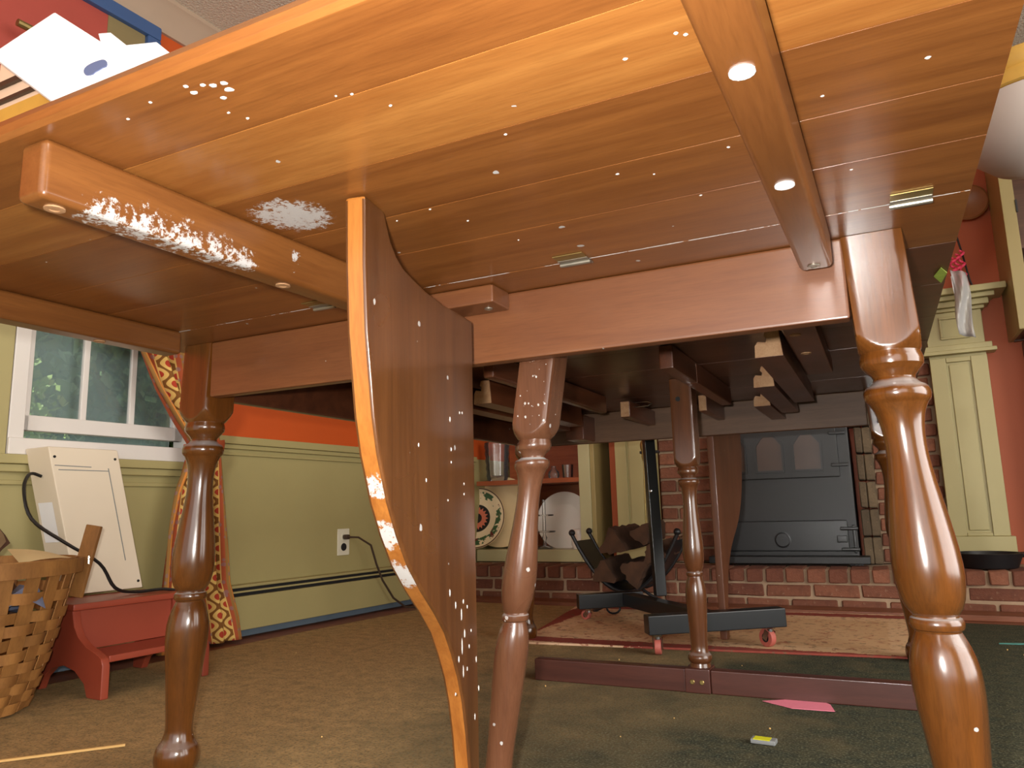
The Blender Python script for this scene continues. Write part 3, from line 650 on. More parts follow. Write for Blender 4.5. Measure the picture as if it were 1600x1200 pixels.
t = thing('power_cord', 'brown cord plugged in the outlet and trailing over the heater to the floor', 'cord', (XW, 2.42, 0), room=True)
b = MB(); b.box(XW+.0085, XW+.034, 2.378, 2.402, .308, .328); b.build('plug', M['cord'], t, .006)
b = MB(); pts = [(XW+.03, 2.39, .318), (XW+.06, 2.42, .315), (XW+.085, 2.47, .28), (XW+.09, 2.50, .2), (XW+.09, 2.54, .13), (XW+.1, 2.6, .05), (XW+.12, 2.66, .006), (XW+.16, 2.72, -.002), (XW+.2, 2.82, -.002), (XW+.15, 3.0, -.002)]
b.tube(pts, .0045, 6); b.build('wire', M['cord'], t)

t = thing('step_stool', 'red painted two-step wooden stool beneath the cream box by the window', 'stool', (-1.92, 1.22, 0), room=True)
so = [(-1.758, 0), (-1.758, .075), (-1.765, .092), (-1.79, .103), (-1.83, .115), (-1.865, .135), (-1.885, .16), (-1.895, .195), (-2.06, .195), (-2.06, 0), (-2.02, 0), (-2.005, .03), (-1.97, .055), (-1.92, .065), (-1.87, .055), (-1.83, .03), (-1.815, 0)]
for y in (1.078, 1.352):
    b = MB(); b.prism(so, lambda x, z: (x, y, z), lambda x, z: (x, y+.02, z)); b.build('side_panel', M['redpaint'], t, .003)
b = MB(); b.box(-2.075, -1.875, 1.068, 1.382, .1955, .212); b.build('top_step', M['redpaint'], t, .004)
b = MB(); b.box(-1.90, -1.765, 1.0985, 1.3515, .080, .096); b.build('lower_step', M['redpaint'], t, .003)
b = MB(); b.box(-1.915, -1.9, 1.0985, 1.3515, .0965, .195); b.build('riser', M['redpaint'], t, .002)

t = thing('cream_box', 'cream metal box with scribed lines, leaning on the red stool under the window', 'box', (-2.1, 1.25, .213), room=True)
fb = [(-2.055, 1.176, .218), (-2.055, 1.368, .218), (-2.13, 1.312, .616), (-2.13, 1.113, .616)]
bk = Vector((-.095, -.012, -.002))
b = MB(); q = [Vector(p) for p in fb]; b.hexa([q[0]+bk, q[1]+bk, q[1], q[0], q[3]+bk, q[2]+bk, q[2], q[3]]); body = b.build('body', M['cream'], t, .004)
def onface(u, v_): return q[0].lerp(q[1], u).lerp(q[3].lerp(q[2], u), v_)
nf = (q[1]-q[0]).cross(q[3]-q[0]).normalized(); nf = nf if nf.x > 0 else -nf
for a0, a1 in (((.08, .84), (.80, .84)), ((.04, .87), (.55, .865)), ((.80, .86), (.80, .20))):
    b = MB(); p, r = onface(*a0)+nf*.0006, onface(*a1)+nf*.0006; b.beam(p, r, .0022, .0012, nf); b.build('scribed_line', M['grey'], body, smooth=0)
for a0 in ((.06, .93), (.93, .93), (.94, .05)):
    b = MB(); b.lathe([(.004, 0), (.0035, .002)], onface(*a0), 10, axis=nf); b.build('screw', M['darkhole'], body)
lf = lambda s, z: q[0].lerp(q[3], z) + bk*s + Vector((0, -.0012, 0))
b = MB(); b.add([lf(.25, .35), lf(.85, .35), lf(.85, .62), lf(.25, .62)], [(0, 1, 2, 3)]); b.build('paper_label', M['paper'], body, smooth=0)['label'] = 'white paper label'
b = MB(); pts = [lf(.5, .80), lf(.6, .79)+Vector((.01, -.03, .01)), Vector((-2.13, 1.06, .5)), Vector((-2.09, 1.065, .42)), Vector((-2.0, 1.11, .355)), Vector((-1.965, 1.18, .30)), Vector((-1.955, 1.22, .235)), Vector((-1.96, 1.28, .2175)), Vector((-1.94, 1.36, .2175)), Vector((-1.90, 1.40, .20)), Vector((-1.89, 1.42, .15)), Vector((-1.88, 1.45, .02))]
sm = []
for i in range(len(pts)-1):
    p0, p1, p2, p3 = pts[max(i-1, 0)], pts[i], pts[i+1], pts[min(i+2, len(pts)-1)]
    for j in range(5):
        s_ = j/5; sm.append(.5*((2*p1) + (p2-p0)*s_ + (2*p0-5*p1+4*p2-p3)*s_*s_ + (3*p1-p0-3*p2+p3)*s_**3))
b.tube(sm + [pts[-1]], .0045, 6); b.build('power_cord', M['blackcord'], t)

# woven basket
BC = (-1.955, .828); BRm, BRb, BH = .255, .165, .325
t = thing('firewood_basket', 'round woven splint basket with a stapled handle at the left edge', 'basket', (BC[0], BC[1], 0), room=True)
NS = 26
Rz = lambda z: BRb + (BRm-BRb)*(max(z, 0)/BH)**.8
for i in range(NS):
    a = 2*PI*i/NS; ca, sa = math.cos(a), math.sin(a); w_ = .017
    b = MB(); vs = []
    for j in range(9):
        z = .004 + (BH-.01)*j/8; r = Rz(z)
        for dr, dt in ((-.0012, -1), (.0012, -1), (.0012, 1), (-.0012, 1)):
            vs.append((BC[0] + (r+dr)*ca - dt*w_*sa, BC[1] + (r+dr)*sa + dt*w_*ca, z))
    b.add(vs, [(j*4+k_, j*4+(k_+1) % 4, j*4+4+(k_+1) % 4, j*4+4+k_) for j in range(8) for k_ in range(4)] + [(3,2,1,0), (32,33,34,35)])
    b.build('stake', M['splint'], t)
rows = [.014, .036, .059, .082, .106, .131, .157, .183, .210, .252]
for j, z in enumerate(rows):
    b = MB(); n = NS*4; vs = []; hh = .0115 if j < 9 else .012
    for i in range(n):
        a = 2*PI*i/n; wv_ = .0065*math.cos(a*NS/2 + (PI if j % 2 else 0) + 0)
        sag = .003*math.sin(3*a + j)
        for dr, dz in ((-.001, -hh), (.0012, -hh), (.0012, hh), (-.001, hh)):
            r = Rz(z+dz+sag) + wv_ + dr; vs.append((BC[0]+r*math.cos(a), BC[1]+r*math.sin(a), z+dz+sag))
    b.add(vs, [(i*4+k_, i*4+(k_+1) % 4, ((i+1) % n)*4+(k_+1) % 4, ((i+1) % n)*4+k_) for i in range(n) for k_ in range(4)])
    b.build('weaver', M['splint'], t)
for r_, z_ in ((.006, BH-.012), (-.006, BH-.010)):
    b = MB(); b.lathe([(BRm+r_-.003, z_-.018), (BRm+r_+.003, z_-.018), (BRm+r_+.003, z_+.014), (BRm+r_-.003, z_+.014), (BRm+r_-.003, z_-.018)], (BC[0], BC[1], 0), 64, close=False); b.build('rim', M['splint'], t)
b = MB(); b.lathe([(.001, .003), (BRb-.01, .003), (BRb-.01, .009), (.001, .009)], (BC[0], BC[1], 0), 32); b.build('bottom', M['splint'], t)
ha = math.radians(58)
hd = Vector((math.cos(ha), math.sin(ha), 0)); hp = Vector((BC[0], BC[1], 0)) + hd*(BRm+.014)
b = MB(); b.beam(hp + Vector((0,0,BH-.09)) - hd*.02, hp + Vector((0, 0, BH+.075)) + hd*.012, .040, .010, Matrix.Rotation(.9, 3, 'Z') @ hd); hn = b.build('handle', M['splint'], t, .002)
b = MB(); b.beam(hp + Vector((0,0,BH-.005)) + hd*.005 - hd.cross(Vector((0,0,1)))*.02, hp + Vector((0,0,BH-.005)) + hd*.005 + hd.cross(Vector((0,0,1)))*.02, .003, .018, (0,0,1)); b.build('staple', M['chrome'], hn)
def log(name, label, p, d, L_, r, room=True, mat='bark', ends='logend', group=None, cat='log', wedge=False):
    p = Vector(p); d = Vector(d).normalized(); t_ = thing(name, label, cat, tuple(p), room, group)
    b = MB(); rnd = random.Random(int(p.x*1000)+int(p.z*7000)); n = 18; a0 = rnd.uniform(0, 6.28)
    ph = [rnd.uniform(.88, 1.1) for _ in range(n)]
    if wedge:                                  # split log: a rough three-sided wedge
        ph = [ph[i]*max(.52, min(1.15, .6/max(.2, math.cos(((2*PI*i/n + a0) % (2*PI/3)) - PI/3)))) for i in range(n)]
    ip = lambda tt: ph[int(round(tt/(2*PI)*n)) % n]
    jt = [[rnd.uniform(.93, 1.06) for _ in range(n)] for _ in range(9)]
    b.lathe([(r, L_*j/8 - L_/2) for j in range(9)], p, n, lambda R, z, tt: R*ip(tt)*jt[int(round((z/L_+.5)*8))][int(round(tt/(2*PI)*n)) % n], d)
    b.build('bark', M[mat], t_, smooth=25 if wedge else 50)
    for s_ in (-1, 1):
        b = MB(); b.lathe([(.001, 0), (r*.9, 0), (r*.9, .003), (.001, .003)], p + d*(L_/2-.001 if s_ > 0 else -L_/2-.002), n, lambda R, z, tt: R*ip(tt), d); b.build('cut_end', M[ends], t_)
    return t_
log('log', 'short cut log lying on top of the firewood basket', (-1.86, .80, .335), (.62, .1, .5), .16, .058)
log('log', 'dark log low inside the firewood basket', (-1.97, .84, .2), (.2, .9, .1), .26, .06)
b = MB(); b.grid(8, 4, lambda u, v_: (-1.80+.03*u-.10*v_, .90+.13*u+.02*v_, .322+.03*(1-u)*v_+.008*math.sin(u*3)))
o = b.build('paper_sheet', M['cardpaper'], frame='room'); tag(o, 'yellowed curled paper tucked inside the basket rim', 'paper')
b = MB(); b.grid(9, 6, lambda u, v_: (-1.86+.14*u, .72+.2*v_, .235+.03*math.sin(7*u+3*v_)+.02*math.sin(9*v_)))
o = b.build('newspaper', plain('newsprint', L(110, 116, 140), .8, .6, 40), frame='room'); tag(o, 'crumpled printed newspaper inside the woven basket', 'newspaper')

# curtain
t = thing('curtain', 'orange and gold printed curtain tied back beside the window', 'curtain', (-2.17, 1.6, 0), room=True)
zs = [(1.80, 1.02, 1.72), (1.40, 1.10, 1.70), (1.10, 1.26, 1.68), (.93, 1.365, 1.665), (.82, 1.43, 1.66), (.73, 1.50, 1.665), (.665, 1.555, 1.68), (.64, 1.575, 1.68), (.60, 1.555, 1.685), (.5, 1.52, 1.695), (.38, 1.50, 1.71), (.2, 1.485, 1.74), (.08, 1.48, 1.79), (.004, 1.475, 1.81)]
nu, nv = 70, 80; uvs = []; b = MB()
def lerp_z(tv):
    f = tv*(len(zs)-1); i = min(int(f), len(zs)-2); q_ = f-i
    return [zs[i][k_]*(1-q_)+zs[i+1][k_]*q_ for k_ in range(3)]
def cf(u, v_):
    z, a, c_ = lerp_z(v_); uvs.append((u, z)); w_ = c_-a
    amp = .022
    x = -2.15 + amp*math.sin(u*2*PI*4.5+.6) + .008*math.sin(u*25+z*9)
    return (x, a + w_*u + .006*math.sin(u*2*PI*4.5), z)
b.grid(nu, nv, cf); cu = b.build('cloth', M['curtain'], t, uv=uvs, smooth=80)
md = cu.modifiers.new('solid', 'SOLIDIFY'); md.thickness = .002
b = MB(); b.lathe([(1, -.014), (1.03, 0), (1, .014)], (0, 0, 0), 24, close=False)
b.v = [(-2.15+.035*x, 1.625+.075*y, .648+z+.012*y) for x, y, z in b.v]; b.build('tieback', M['curtain'], t, uv=[(.12, .5)]*len(b.v))
b = MB(); b.tube([(-2.15, .95, 1.81), (-2.15, 1.75, 1.81)], .011, 10); b.build('rod', M['brass'], t)

# ------------------------------------------------------------------ carpet, rug, litter
b = MB(); b.prism([RM(-2.06, -2.7, 0)[:2], RM(-2.06, 1.05, 0)[:2], RM(-2.075, 2.0, 0)[:2], RM(-2.04, 2.95, 0)[:2], (.4, 2.98), (2.28, 3.0), (2.28, -2.7)], lambda x, y: (x, y, -.008), lambda x, y: (x, y, 0))
tag(b.build('carpet', M['carpet'], bevel=.002), 'worn olive brown carpet covering most of the floor', 'carpet')
b = MB(); b.prism([(-1.06, 2.18), (.17, 2.295), (.13, 3.09), (-1.20, 3.04)], lambda x, y: (x, y, .0006), lambda x, y: (x, y, .0066))
tag(b.build('rug', M['rug'], bevel=.001), 'red and beige patterned rug in front of the hearth', 'rug')
def small(name, pts, h, mat, label, cat, z=.0008, room=True, mats=None):
    b = MB(); b.prism(pts, lambda x, y: (x, y, z), lambda x, y: (x, y, z+h))
    return tag(b.build(name, M[mat], frame='room' if room else None, smooth=0), label, cat)
small('pink_note', [(-.40, 1.69), (-.335, 1.655), (-.255, 1.665), (-.27, 1.715), (-.30, 1.75), (-.36, 1.72)], .001, 'pink', 'pink paper slip on the carpet under the floor rail', 'note')
t = thing('battery', 'small grey and yellow labelled battery on the carpet', 'battery', (-.335, 1.40, 0), room=True)
b = MB(); b.box(-.356, -.314, 1.393, 1.415, .001, .009); b.build('case', M['grey'], t, .002)
b = MB(); b.box(-.351, -.323, 1.3922, 1.412, .0085, .0094); b.build('yellow_label', M['yellow'], t)['label'] = 'yellow printed label'
small('plastic_strip', [(.055, 2.60), (.10, 2.605), (.135, 2.625), (.10, 2.622)], .003, 'teal', 'thin teal strip lying on the carpet near the hearth', 'strip')
b = MB(); b.beam(RM(-1.49, .725, .0035), RM(-1.366, .891, .0035), .005, .004); tag(b.build('straw', M['straw']), 'long pale straw lying on the carpet at lower left', 'straw')
rnd = random.Random(2); b = MB()
for i in range(30):
    x, y = rnd.uniform(-1.7, .5), rnd.uniform(.9, 2.9); b.ball((x, y, .0015), rnd.uniform(.001, .0022), 5)
o = b.build('crumbs', M['straw']); tag(o, 'pale crumbs scattered on the carpet', 'crumbs', kind='stuff')

# ------------------------------------------------------------------ hearth and fireplace
BKM = {}
def brick(parent, x0, x1, y0, y1, z0, z1, mat):
    key = (round(x1-x0, 2), round(y1-y0, 2), round(z1-z0, 2), mat, random.randrange(2))
    if key not in BKM:
        b = MB(); dx, dy, dz = (x1-x0)/2, (y1-y0)/2, (z1-z0)/2; b.box(-dx, dx, -dy, dy, -dz, dz)
        b.v = [tuple(c + random.uniform(-.0025, .0025) for c in p) for p in b.v]
        me = b.build('brick', M[mat], None, .004, seg=1); BKM[key] = me.data; bpy.data.objects.remove(me)
    o = bpy.data.objects.new('brick', BKM[key]); COL.objects.link(o); o.parent = parent
    bs = Vector(BASE[parent.name]); o.location = Vector(((x0+x1)/2, (y0+y1)/2, (z0+z1)/2)) - bs + Vector((random.uniform(-.001,.001), random.uniform(-.003,.003), 0))
    return o
HY = 3.23; HZ = .152
H = thing('brick_hearth', 'low hearth of old red brick along the back wall', 'hearth', (-.4, HY, 0))
b = MB(); b.box(-1.93, 1.1, HY+.012, 3.612, 0, HZ-.004); b.build('mortar_bed', M['mortar'], H, smooth=0)
x = -1.93
while x < 1.05:
    w_ = random.uniform(.058, .068); brick(H, x, x+w_, HY-.004, HY+.2, .100, HZ, 'brick'); x += w_+.012
for j, (z0, z1) in enumerate(((.044, .090), (-.004, .034))):
    x = -1.93 - j*.06 + .06
    while x < 1.0:
        w_ = random.uniform(.150, .172); brick(H, x, x+w_, HY+.006, HY+.1, max(z0, 0.0), z1, 'brick'); x += w_+.013
# surround
F = thing('brick_fireplace', 'brick fireplace surround between the two olive pilasters', 'fireplace', (-.36, 3.6, HZ))
b = MB(); b.box(-.95, -.69, 3.565, 3.612, HZ, 1.2).box(-.02, .235, 3.565, 3.612, HZ, 1.2).box(-.69, -.02, 3.565, 3.612, .86, 1.2); b.build('mortar_bed', M['mortar'], F, smooth=0)
z = HZ+.006; j = 0
while z < 1.15:
    for xa, xb in ((-.95, -.69), (-.02, .235)) + (((-.69, -.02),) if z > .86 else ()):
        x = xa; first = j % 2
        while x < xb-.03:
            w_ = min((.075 if first else .155), xb-x-.004); first = 0
            brick(F, x+.004, x+w_, 3.545, 3.60, z, z+.052, 'brick'); x += w_+.010
    z += .064; j += 1
# stone blocks lining the right of the firebox
for i in range(6):
    for kx in range(2):
        brick(F, -.085+.034*kx, -.055+.034*kx, 3.50, 3.608, HZ+.002+.115*i, HZ+.108+.115*i, 'brickdark')
# mantel and pilasters
def pilaster(x0, label):
    t = thing('pilaster', label, 'pilaster', (x0+.1, 3.55, HZ), False, 'pilasters flanking the fireplace'); W = .205; yf = 3.52
    b = MB(); b.box(x0, x0+W, yf, 3.544, HZ+.1, 1.0); b.build('shaft', M['olive'], t, .002)
    for nm, (a0, a1, z0, z1) in {'l': (x0, x0+.058, .262, .985), 'r': (x0+W-.058, x0+W, .262, .985), 'b': (x0+.0585, x0+W-.0585, .262, .275), 't': (x0+.0585, x0+W-.0585, .965, .985)}.items():
        b = MB(); b.box(a0, a1, yf-.012, yf-.0005, z0, z1); b.build('panel_frame', M['olive'], t, .003)
    b = MB(); b.box(x0+.068, x0+W-.068, yf-.006, yf-.0005, .285, .955); b.build('raised_panel', M['olive'], t, .004)
    b = MB(); b.box(x0-.012, x0+W+.014, yf-.02, 3.56, HZ+.0005, .262); b.build('plinth', M['olive'], t, .003)
    b = MB(); b.box(x0-.03, x0+W+.035, yf-.035, 3.56, .996, 1.012).box(x0-.02, x0+W+.022, yf-.024, 3.56, 1.012, 1.035); b.build('necking', M['olive'], t, .003)
    b = MB(); b.box(x0, x0+W, yf-.01, 3.56, 1.035, 1.175); b.build('frieze_block', M['olive'], t, .003)
    pb_ = MB(); e0, e1 = x0+.05, x0+W-.05
    pb_.box(e0, e1, yf-.02, yf-.0105, 1.06, 1.07).box(e0, e1, yf-.02, yf-.0105, 1.145, 1.155).box(e0, e0+.01, yf-.02, yf-.0105, 1.07, 1.145).box(e1-.01, e1, yf-.02, yf-.0105, 1.07, 1.145); pb_.build('square_moulding', M['olive'], t, .002)
    for k_, (e, z0, z1) in enumerate(((.012, 1.175, 1.19), (.028, 1.19, 1.215), (.048, 1.215, 1.235))):
        b = MB(); b.box(x0-e, x0+W+e, yf-.01-e, 3.56, z0, z1); b.build('capital_moulding', M['olive'], t, .004)
pilaster(.232, 'olive panelled pilaster standing right of the brick fireplace')
pilaster(-1.155, 'olive panelled pilaster left of the fireplace behind the black post')
b = MB(); b.box(-1.24, .525, 3.44, 3.619, 1.2355, 1.262); tag(b.build('mantel_shelf', M['olive'], bevel=.004), 'olive mantel shelf resting on the two pilasters', 'shelf')
# wood stove
S = thing('wood_stove', 'black iron wood stove with three arched windows in the fireplace', 'stove', (-.39, 3.5, HZ))
x0, x1, yf = -.675, -.095, 3.47
b = MB(); b.box(x0+.01, x1-.01, yf, 3.70, HZ+.02, .735); b.build('body', M['stove'], S, .006)
b = MB(); b.box(x0-.01, x1+.01, yf-.02, 3.70, .735, .752); b.build('top_plate', M['stove'], S, .004)
b = MB(); b.box(x0-.03, x1+.03, yf-.10, yf-.0005, HZ+.008, HZ+.038); b.build('ash_lip', M['stove'], S, .004)
for x in (x0, x1-.05):
    b = MB(); b.box(x, x+.05, yf-.04, yf+.01, HZ, HZ+.0075); b.build('foot', M['stove'], S)
def arch(cx, z0, z1, w_, c_): return [(cx-w_, z0), (cx+w_, z0), (cx+w_, z1-c_), (cx+w_-c_*.55, z1-c_*.25), (cx+w_*.4, z1), (cx-w_*.4, z1), (cx-w_+c_*.55, z1-c_*.25), (cx-w_, z1-c_)]
D0, D1, DZ0, DZ1 = x0+.03, x1-.055, .515, .725
b = MB(); b.box(D0, D1, yf-.018, yf-.0005, DZ0, DZ1); dr = b.build('upper_door', M['stove'], S, .006)
for cx in (-.585, -.428, -.272):
    pr = arch(cx, .552, .70, .052, .04)
    b = MB(); n_ = len(pr); out = [(cx+(px-cx)*1.16, .626+(pz-.626)*1.12) for px, pz in pr]
    vs = [(p, yf-.027, z) for p, z in out] + [(p, yf-.027, z) for p, z in pr] + [(p, yf-.016, z) for p, z in out] + [(p, yf-.016, z) for p, z in pr]
    fs = []
    for i in range(n_):
        k_ = (i+1) % n_
        fs += [(i, k_, n_+k_, n_+i), (i, k_, 2*n_+k_, 2*n_+i), (n_+i, n_+k_, 3*n_+k_, 3*n_+i)]
    b.add(vs, fs); b.build('window_moulding', M['stove'], dr)
    b = MB(); b.prism(pr, lambda p, z: (p, yf-.0205, z), lambda p, z: (p, yf-.018, z)); b.build('window_pane', M['mica'], dr)
b = MB(); b.box(x0+.02, x1-.045, yf-.022, yf-.0005, HZ+.055, .335); ld = b.build('lower_door', M['stovedoor'], S, .005)
b = MB(); b.lathe([(.034, 0), (.034, .006), (.028, .007), (.027, .004), (.006, .004), (.006, .012), (.001, .012)], (-.40, yf-.022, .255), 24, axis=(0, -1, 0)); b.build('draft_knob', M['stovedoor'], ld)
for z in (.565, .70): 
    b = MB(); b.box(x1-.085, x1-.02, yf-.03, yf-.018, z-.007, z+.007); b.build('hinge', M['black'], dr, .003)
for z in (.215, .30):
    b = MB(); b.box(x1-.075, x1-.005, yf-.036, yf-.022, z-.007, z+.007); b.build('hinge', M['stovedoor'], ld, .004)
b = MB(); b.box(x1-.09, x1-.05, yf-.030, yf-.022, .243, .272); b.build('latch', M['stovedoor'], ld, .006)
b = MB(); b.box(x1-.028, x1-.016, yf-.03, yf-.02, .2, .315); b.build('hinge_rod', M['stovedoor'], ld, .003)

# skillet
t = thing('skillet', 'black cast iron skillet on the hearth before the right pilaster', 'pan', (.335, 3.36, HZ))
b = MB(); b.lathe([(.001, HZ), (.086, HZ), (.094, HZ+.004), (.112, HZ+.05), (.115, HZ+.056), (.109, HZ+.056), (.090, HZ+.008), (.001, HZ+.006)], (.335, 3.36, 0), 40); b.build('pan', M['black'], t)
b = MB(); b.tube([(.44, 3.36, HZ+.048), (.50, 3.355, HZ+.052), (.57, 3.35, HZ+.054)], lambda q_: .010+.004*q_, 8); b.build('handle', M['black'], t)

# log carrier
t = thing('log_carrier', 'black iron canoe-shaped log holder with ball finials by the hearth', 'log holder', (-.93, 2.98, 0))
arc = lambda s_: (-.93 + .205*s_, .085 + .20*abs(s_)**2.0)
for y in (2.88, 3.08):
    b = MB(); b.tube([(arc(-1.05+2.1*i/16)[0], y, arc(-1.05+2.1*i/16)[1]) for i in range(17)], .008, 8); b.build('curved_bar', M['black'], t)
    for s_ in (-1.05, 1.05):
        b = MB(); p = arc(s_); b.ball((p[0], y, p[1]+.008), .014, 10); b.build('finial', M['black'], t)
b = MB(); n_ = 21; vs = []; fs = []
for i in range(n_):
    x_, z_ = arc(-.98+1.96*i/(n_-1))
    vs += [(x_, 2.885, z_), (x_, 3.075, z_), (x_, 3.075, z_+.004), (x_, 2.885, z_+.004)]
fs = [(i*4+k_, i*4+(k_+1) % 4, i*4+4+(k_+1) % 4, i*4+4+k_) for i in range(n_-1) for k_ in range(4)] + [(3, 2, 1, 0), tuple((n_-1)*4+k_ for k_ in range(4))]
b.add(vs, fs); b.build('sling_plate', M['black'], t)
for y in (2.89, 3.07):
    b = MB(); b.tube([(-1.07, y, .0075), (-.98, y, .05), (-.93, y, .084), (-.88, y, .05), (-.79, y, .0075)], .007, 8); b.build('stand_foot', M['black'], t)
for i, (x_, z_, d_, r_, lb) in enumerate([(-1.0, .165, .02, .055, 'split log at the bottom left of the black log holder'), (-.885, .17, -.03, .06, 'split log low in the middle of the black log holder'), (-.80, .235, .03, .045, 'split log on the right of the black log holder'), (-.955, .275, .05, .06, 'split log on top of the pile, left of the black post'), (-.85, .31, -.04, .05, 'split log topmost on the pile behind the black post')]):
    log('log', lb, (x_, 2.98, z_), (d_, 1, .03), .30, r_, False, 'splitwood', 'splitwood', 'split logs in the black holder', wedge=True)

# rolling stand
t = thing('rolling_stand', 'black steel stand on red casters with a square post', 'stand', (-.6, 2.45, 0))
dv = Vector((.85, .53, 0)).normalized()
f0, f1 = Vector((-.628, 2.115, .084)), Vector((-.29, 2.335, .090))
g0, g1 = Vector((-1.045, 2.66, .072)), Vector((-.84, 2.79, .076))
b = MB(); b.beam(f0, f1, .05, .052); fb_ = b.build('front_beam', M['blackmetal'], t, .003)
b = MB(); b.beam(g0, g1, .05, .052); bb_ = b.build('back_beam', M['blackmetal'], t, .003)
fm = f0.lerp(f1, .5)
b = MB(); b.beam(g1 - dv*.04 + Vector((0,-.03,0)), fm + Vector((-.03, .03, 0)), .05, .045); b.build('cross_bar', M['blackmetal'], t, .003)
pp = Vector((-.722, 2.62, .105)); b = MB(); b.beam(pp, pp + Vector((-.03, 0, 1.35)), .038, .038, (.53, -.85, 0)); po = b.build('post', M['blackmetal'], t, .004)
b = MB(); b.lathe([(.006, 0), (.006, .002), (.003, .003)], pp + Vector((-.008, -.022, .36)), 10, axis=(0, -1, 0)); b.build('bolt', M['chrome'], po)
nb = dv.cross(Vector((0, 0, 1)))
for p, q_ in ((g0, .62), (g0, .62)):
    pass
for z_ in (-.012, .012):
    b = MB(); c_ = g0.lerp(g1, .8) + nb*.0255 + Vector((0, 0, z_)); b.lathe([(.006, 0), (.006, .002), (.003, .003)], c_, 10, axis=nb); b.build('bolt', M['chrome'], bb_)
b = MB(); c_ = g0.lerp(g1, .55) + Vector((0, 0, -.03)); b.tube([c_ + dv*(.025*math.cos(a_)) + Vector((0, 0, .02*math.sin(a_))) for a_ in [2*PI*i/14 for i in range(15)]], .004, 6); b.build('ring_handle', M['blackmetal'], bb_)
for i, (p, ang) in enumerate(((f0 + dv*.03, .2), (f1 - dv*.04, .9), (g0 + dv*.04, 1.4))):
    z0 = p.z - .026
    c = MB(); c.lathe([(.014, z0-.006), (.016, z0-.0003)], (p.x, p.y, 0), 14); c.lathe([(.009, z0-.014), (.009, z0-.006)], (p.x, p.y, 0), 12); ca_ = c.build('caster_mount', M['chrome'], t)
    a_ = Vector((math.cos(ang), math.sin(ang), 0)); of = Vector((-a_.y, a_.x, 0))*.012
    R_ = (z0-.012)/2*.98; zb = R_ + (.0066 if i else .001)
    w_ = MB(); w_.lathe([(.006, -.009), (R_, -.009), (R_, .009), (.006, .009)], Vector((p.x, p.y, zb)) + of, 24, axis=a_); w_.build('wheel', M['rubberred'], ca_, .002)
    w_ = MB(); w_.lathe([(.001, -.0095), (R_*.5, -.0095), (R_*.5, .0095), (.001, .0095)], Vector((p.x, p.y, zb)) + of, 18, axis=a_); w_.build('hub', M['blackmetal'], ca_)
    for s_ in (-1, 1):
        w_ = MB(); w_.beam(Vector((p.x, p.y, z0-.012)) + a_*.013*s_, Vector((p.x, p.y, zb-.004)) + of + a_*.013*s_, .016, .002, a_); w_.build('fork', M['chrome'], ca_)

# fireplace tools
t = thing('fireplace_tools', 'brass handled fireplace tools leaning before the left pilaster', 'tools', (-.97, 3.40, HZ))
b = MB(); b.lathe([(.001, HZ), (.07, HZ), (.06, HZ+.012), (.012, HZ+.02), (.008, HZ+.03)], (-.955, 3.42, 0), 20); b.build('base', M['black'], t)
b = MB(); b.tube([(-.955, 3.42, HZ+.02), (-.955, 3.42, .72)], .007, 8); b.build('stem', M['black'], t)
b = MB(); b.box(-1.0, -.91, 3.405, 3.43, .655, .668); b.build('crossbar', M['black'], t, .003)
for i, x in enumerate((-.985, -.935)):
    b = MB(); b.tube([(x, 3.39, HZ+.03), (x+.006*(1-2*i), 3.395, .62)], .004, 8); b.build('tool_shaft', M['brass'], t)
    b = MB(); b.lathe([(.004, .62), (.009, .64), (.006, .66), (.013, .68), (.013, .70), (.006, .715), (.012, .74), (.009, .76), (.002, .77)], (x+.006*(1-2*i), 3.395, 0), 14); b.build('tool_handle', M['brass'], t)

# ------------------------------------------------------------------ corner cupboard with china
Cb = thing('corner_cupboard', 'built-in open cupboard with olive frame and brown shelves left of the fireplace', 'cupboard', (-1.65, 3.6, HZ))
cf_ = 3.50
b = MB(); b.box(-1.93, -1.345, cf_, cf_+.03, HZ+.0005, .212); b.build('base_rail', M['olivelight'], Cb, .003)
b = MB(); b.box(-1.345, -1.285, cf_, cf_+.03, HZ+.0005, 1.6); b.build('stile', M['olivelight'], Cb, .003)
b = MB(); b.box(-1.285, -1.262, cf_+.005, 3.94, HZ+.0005, 1.6); b.build('side_panel', M['olivedark'], Cb, .003)  # darker olive paints in the shade beside the lit stile
b = MB(); b.box(-1.93, -1.345, cf_+.03, 3.92, HZ+.0005, .2095); b.build('bottom_shelf', M['olivelight'], Cb)
b = MB(); b.box(-1.93, -1.286, 3.915, 3.945, .21, 1.6); b.build('back', M['brownwood'], Cb)
b = MB(); b.box(-1.93, -1.346, cf_+.01, 3.914, .542, .566); b.build('shelf', M['brownwood'], Cb, .003)
b = MB(); b.box(-1.93, -1.346, cf_+.01, 3.914, .92, .945); b.build('shelf', M['brownwood'], Cb, .003)
b = MB(); b.box(-1.345, -1.325, cf_+.031, 3.914, .2105, 1.6); b.build('inner_side', M['brownwood'], Cb)
def plate(name, label, c, R, mat, tilt, axis_rot=0, dec=None):
    prof = [(.001, 0), (R*.55, 0), (R*.62, .004), (R*.97, .018), (R, .021), (R, .024), (R*.96, .023), (R*.62, .0085), (R*.55, .006), (.001, .006)]
    b = MB(); b.lathe(prof, (0, 0, 0), 48); o = b.build(name, mat, smooth=40)
    o.location = c; o.rotation_euler = (math.radians(90)-tilt, 0, axis_rot); tag(o, label, 'plate', 'plates in the corner cupboard'); return o
plate('plate', 'cream plate with a black and coral sun, leaning in the cupboard', (-1.975, 3.60, .213+.158), .165, M['sunplate'], math.radians(12), .1)
plate('plate', 'plain cream plate standing behind the sun plate', (-1.865, 3.68, .213+.188), .19, M['cream_china'], math.radians(8), .1)
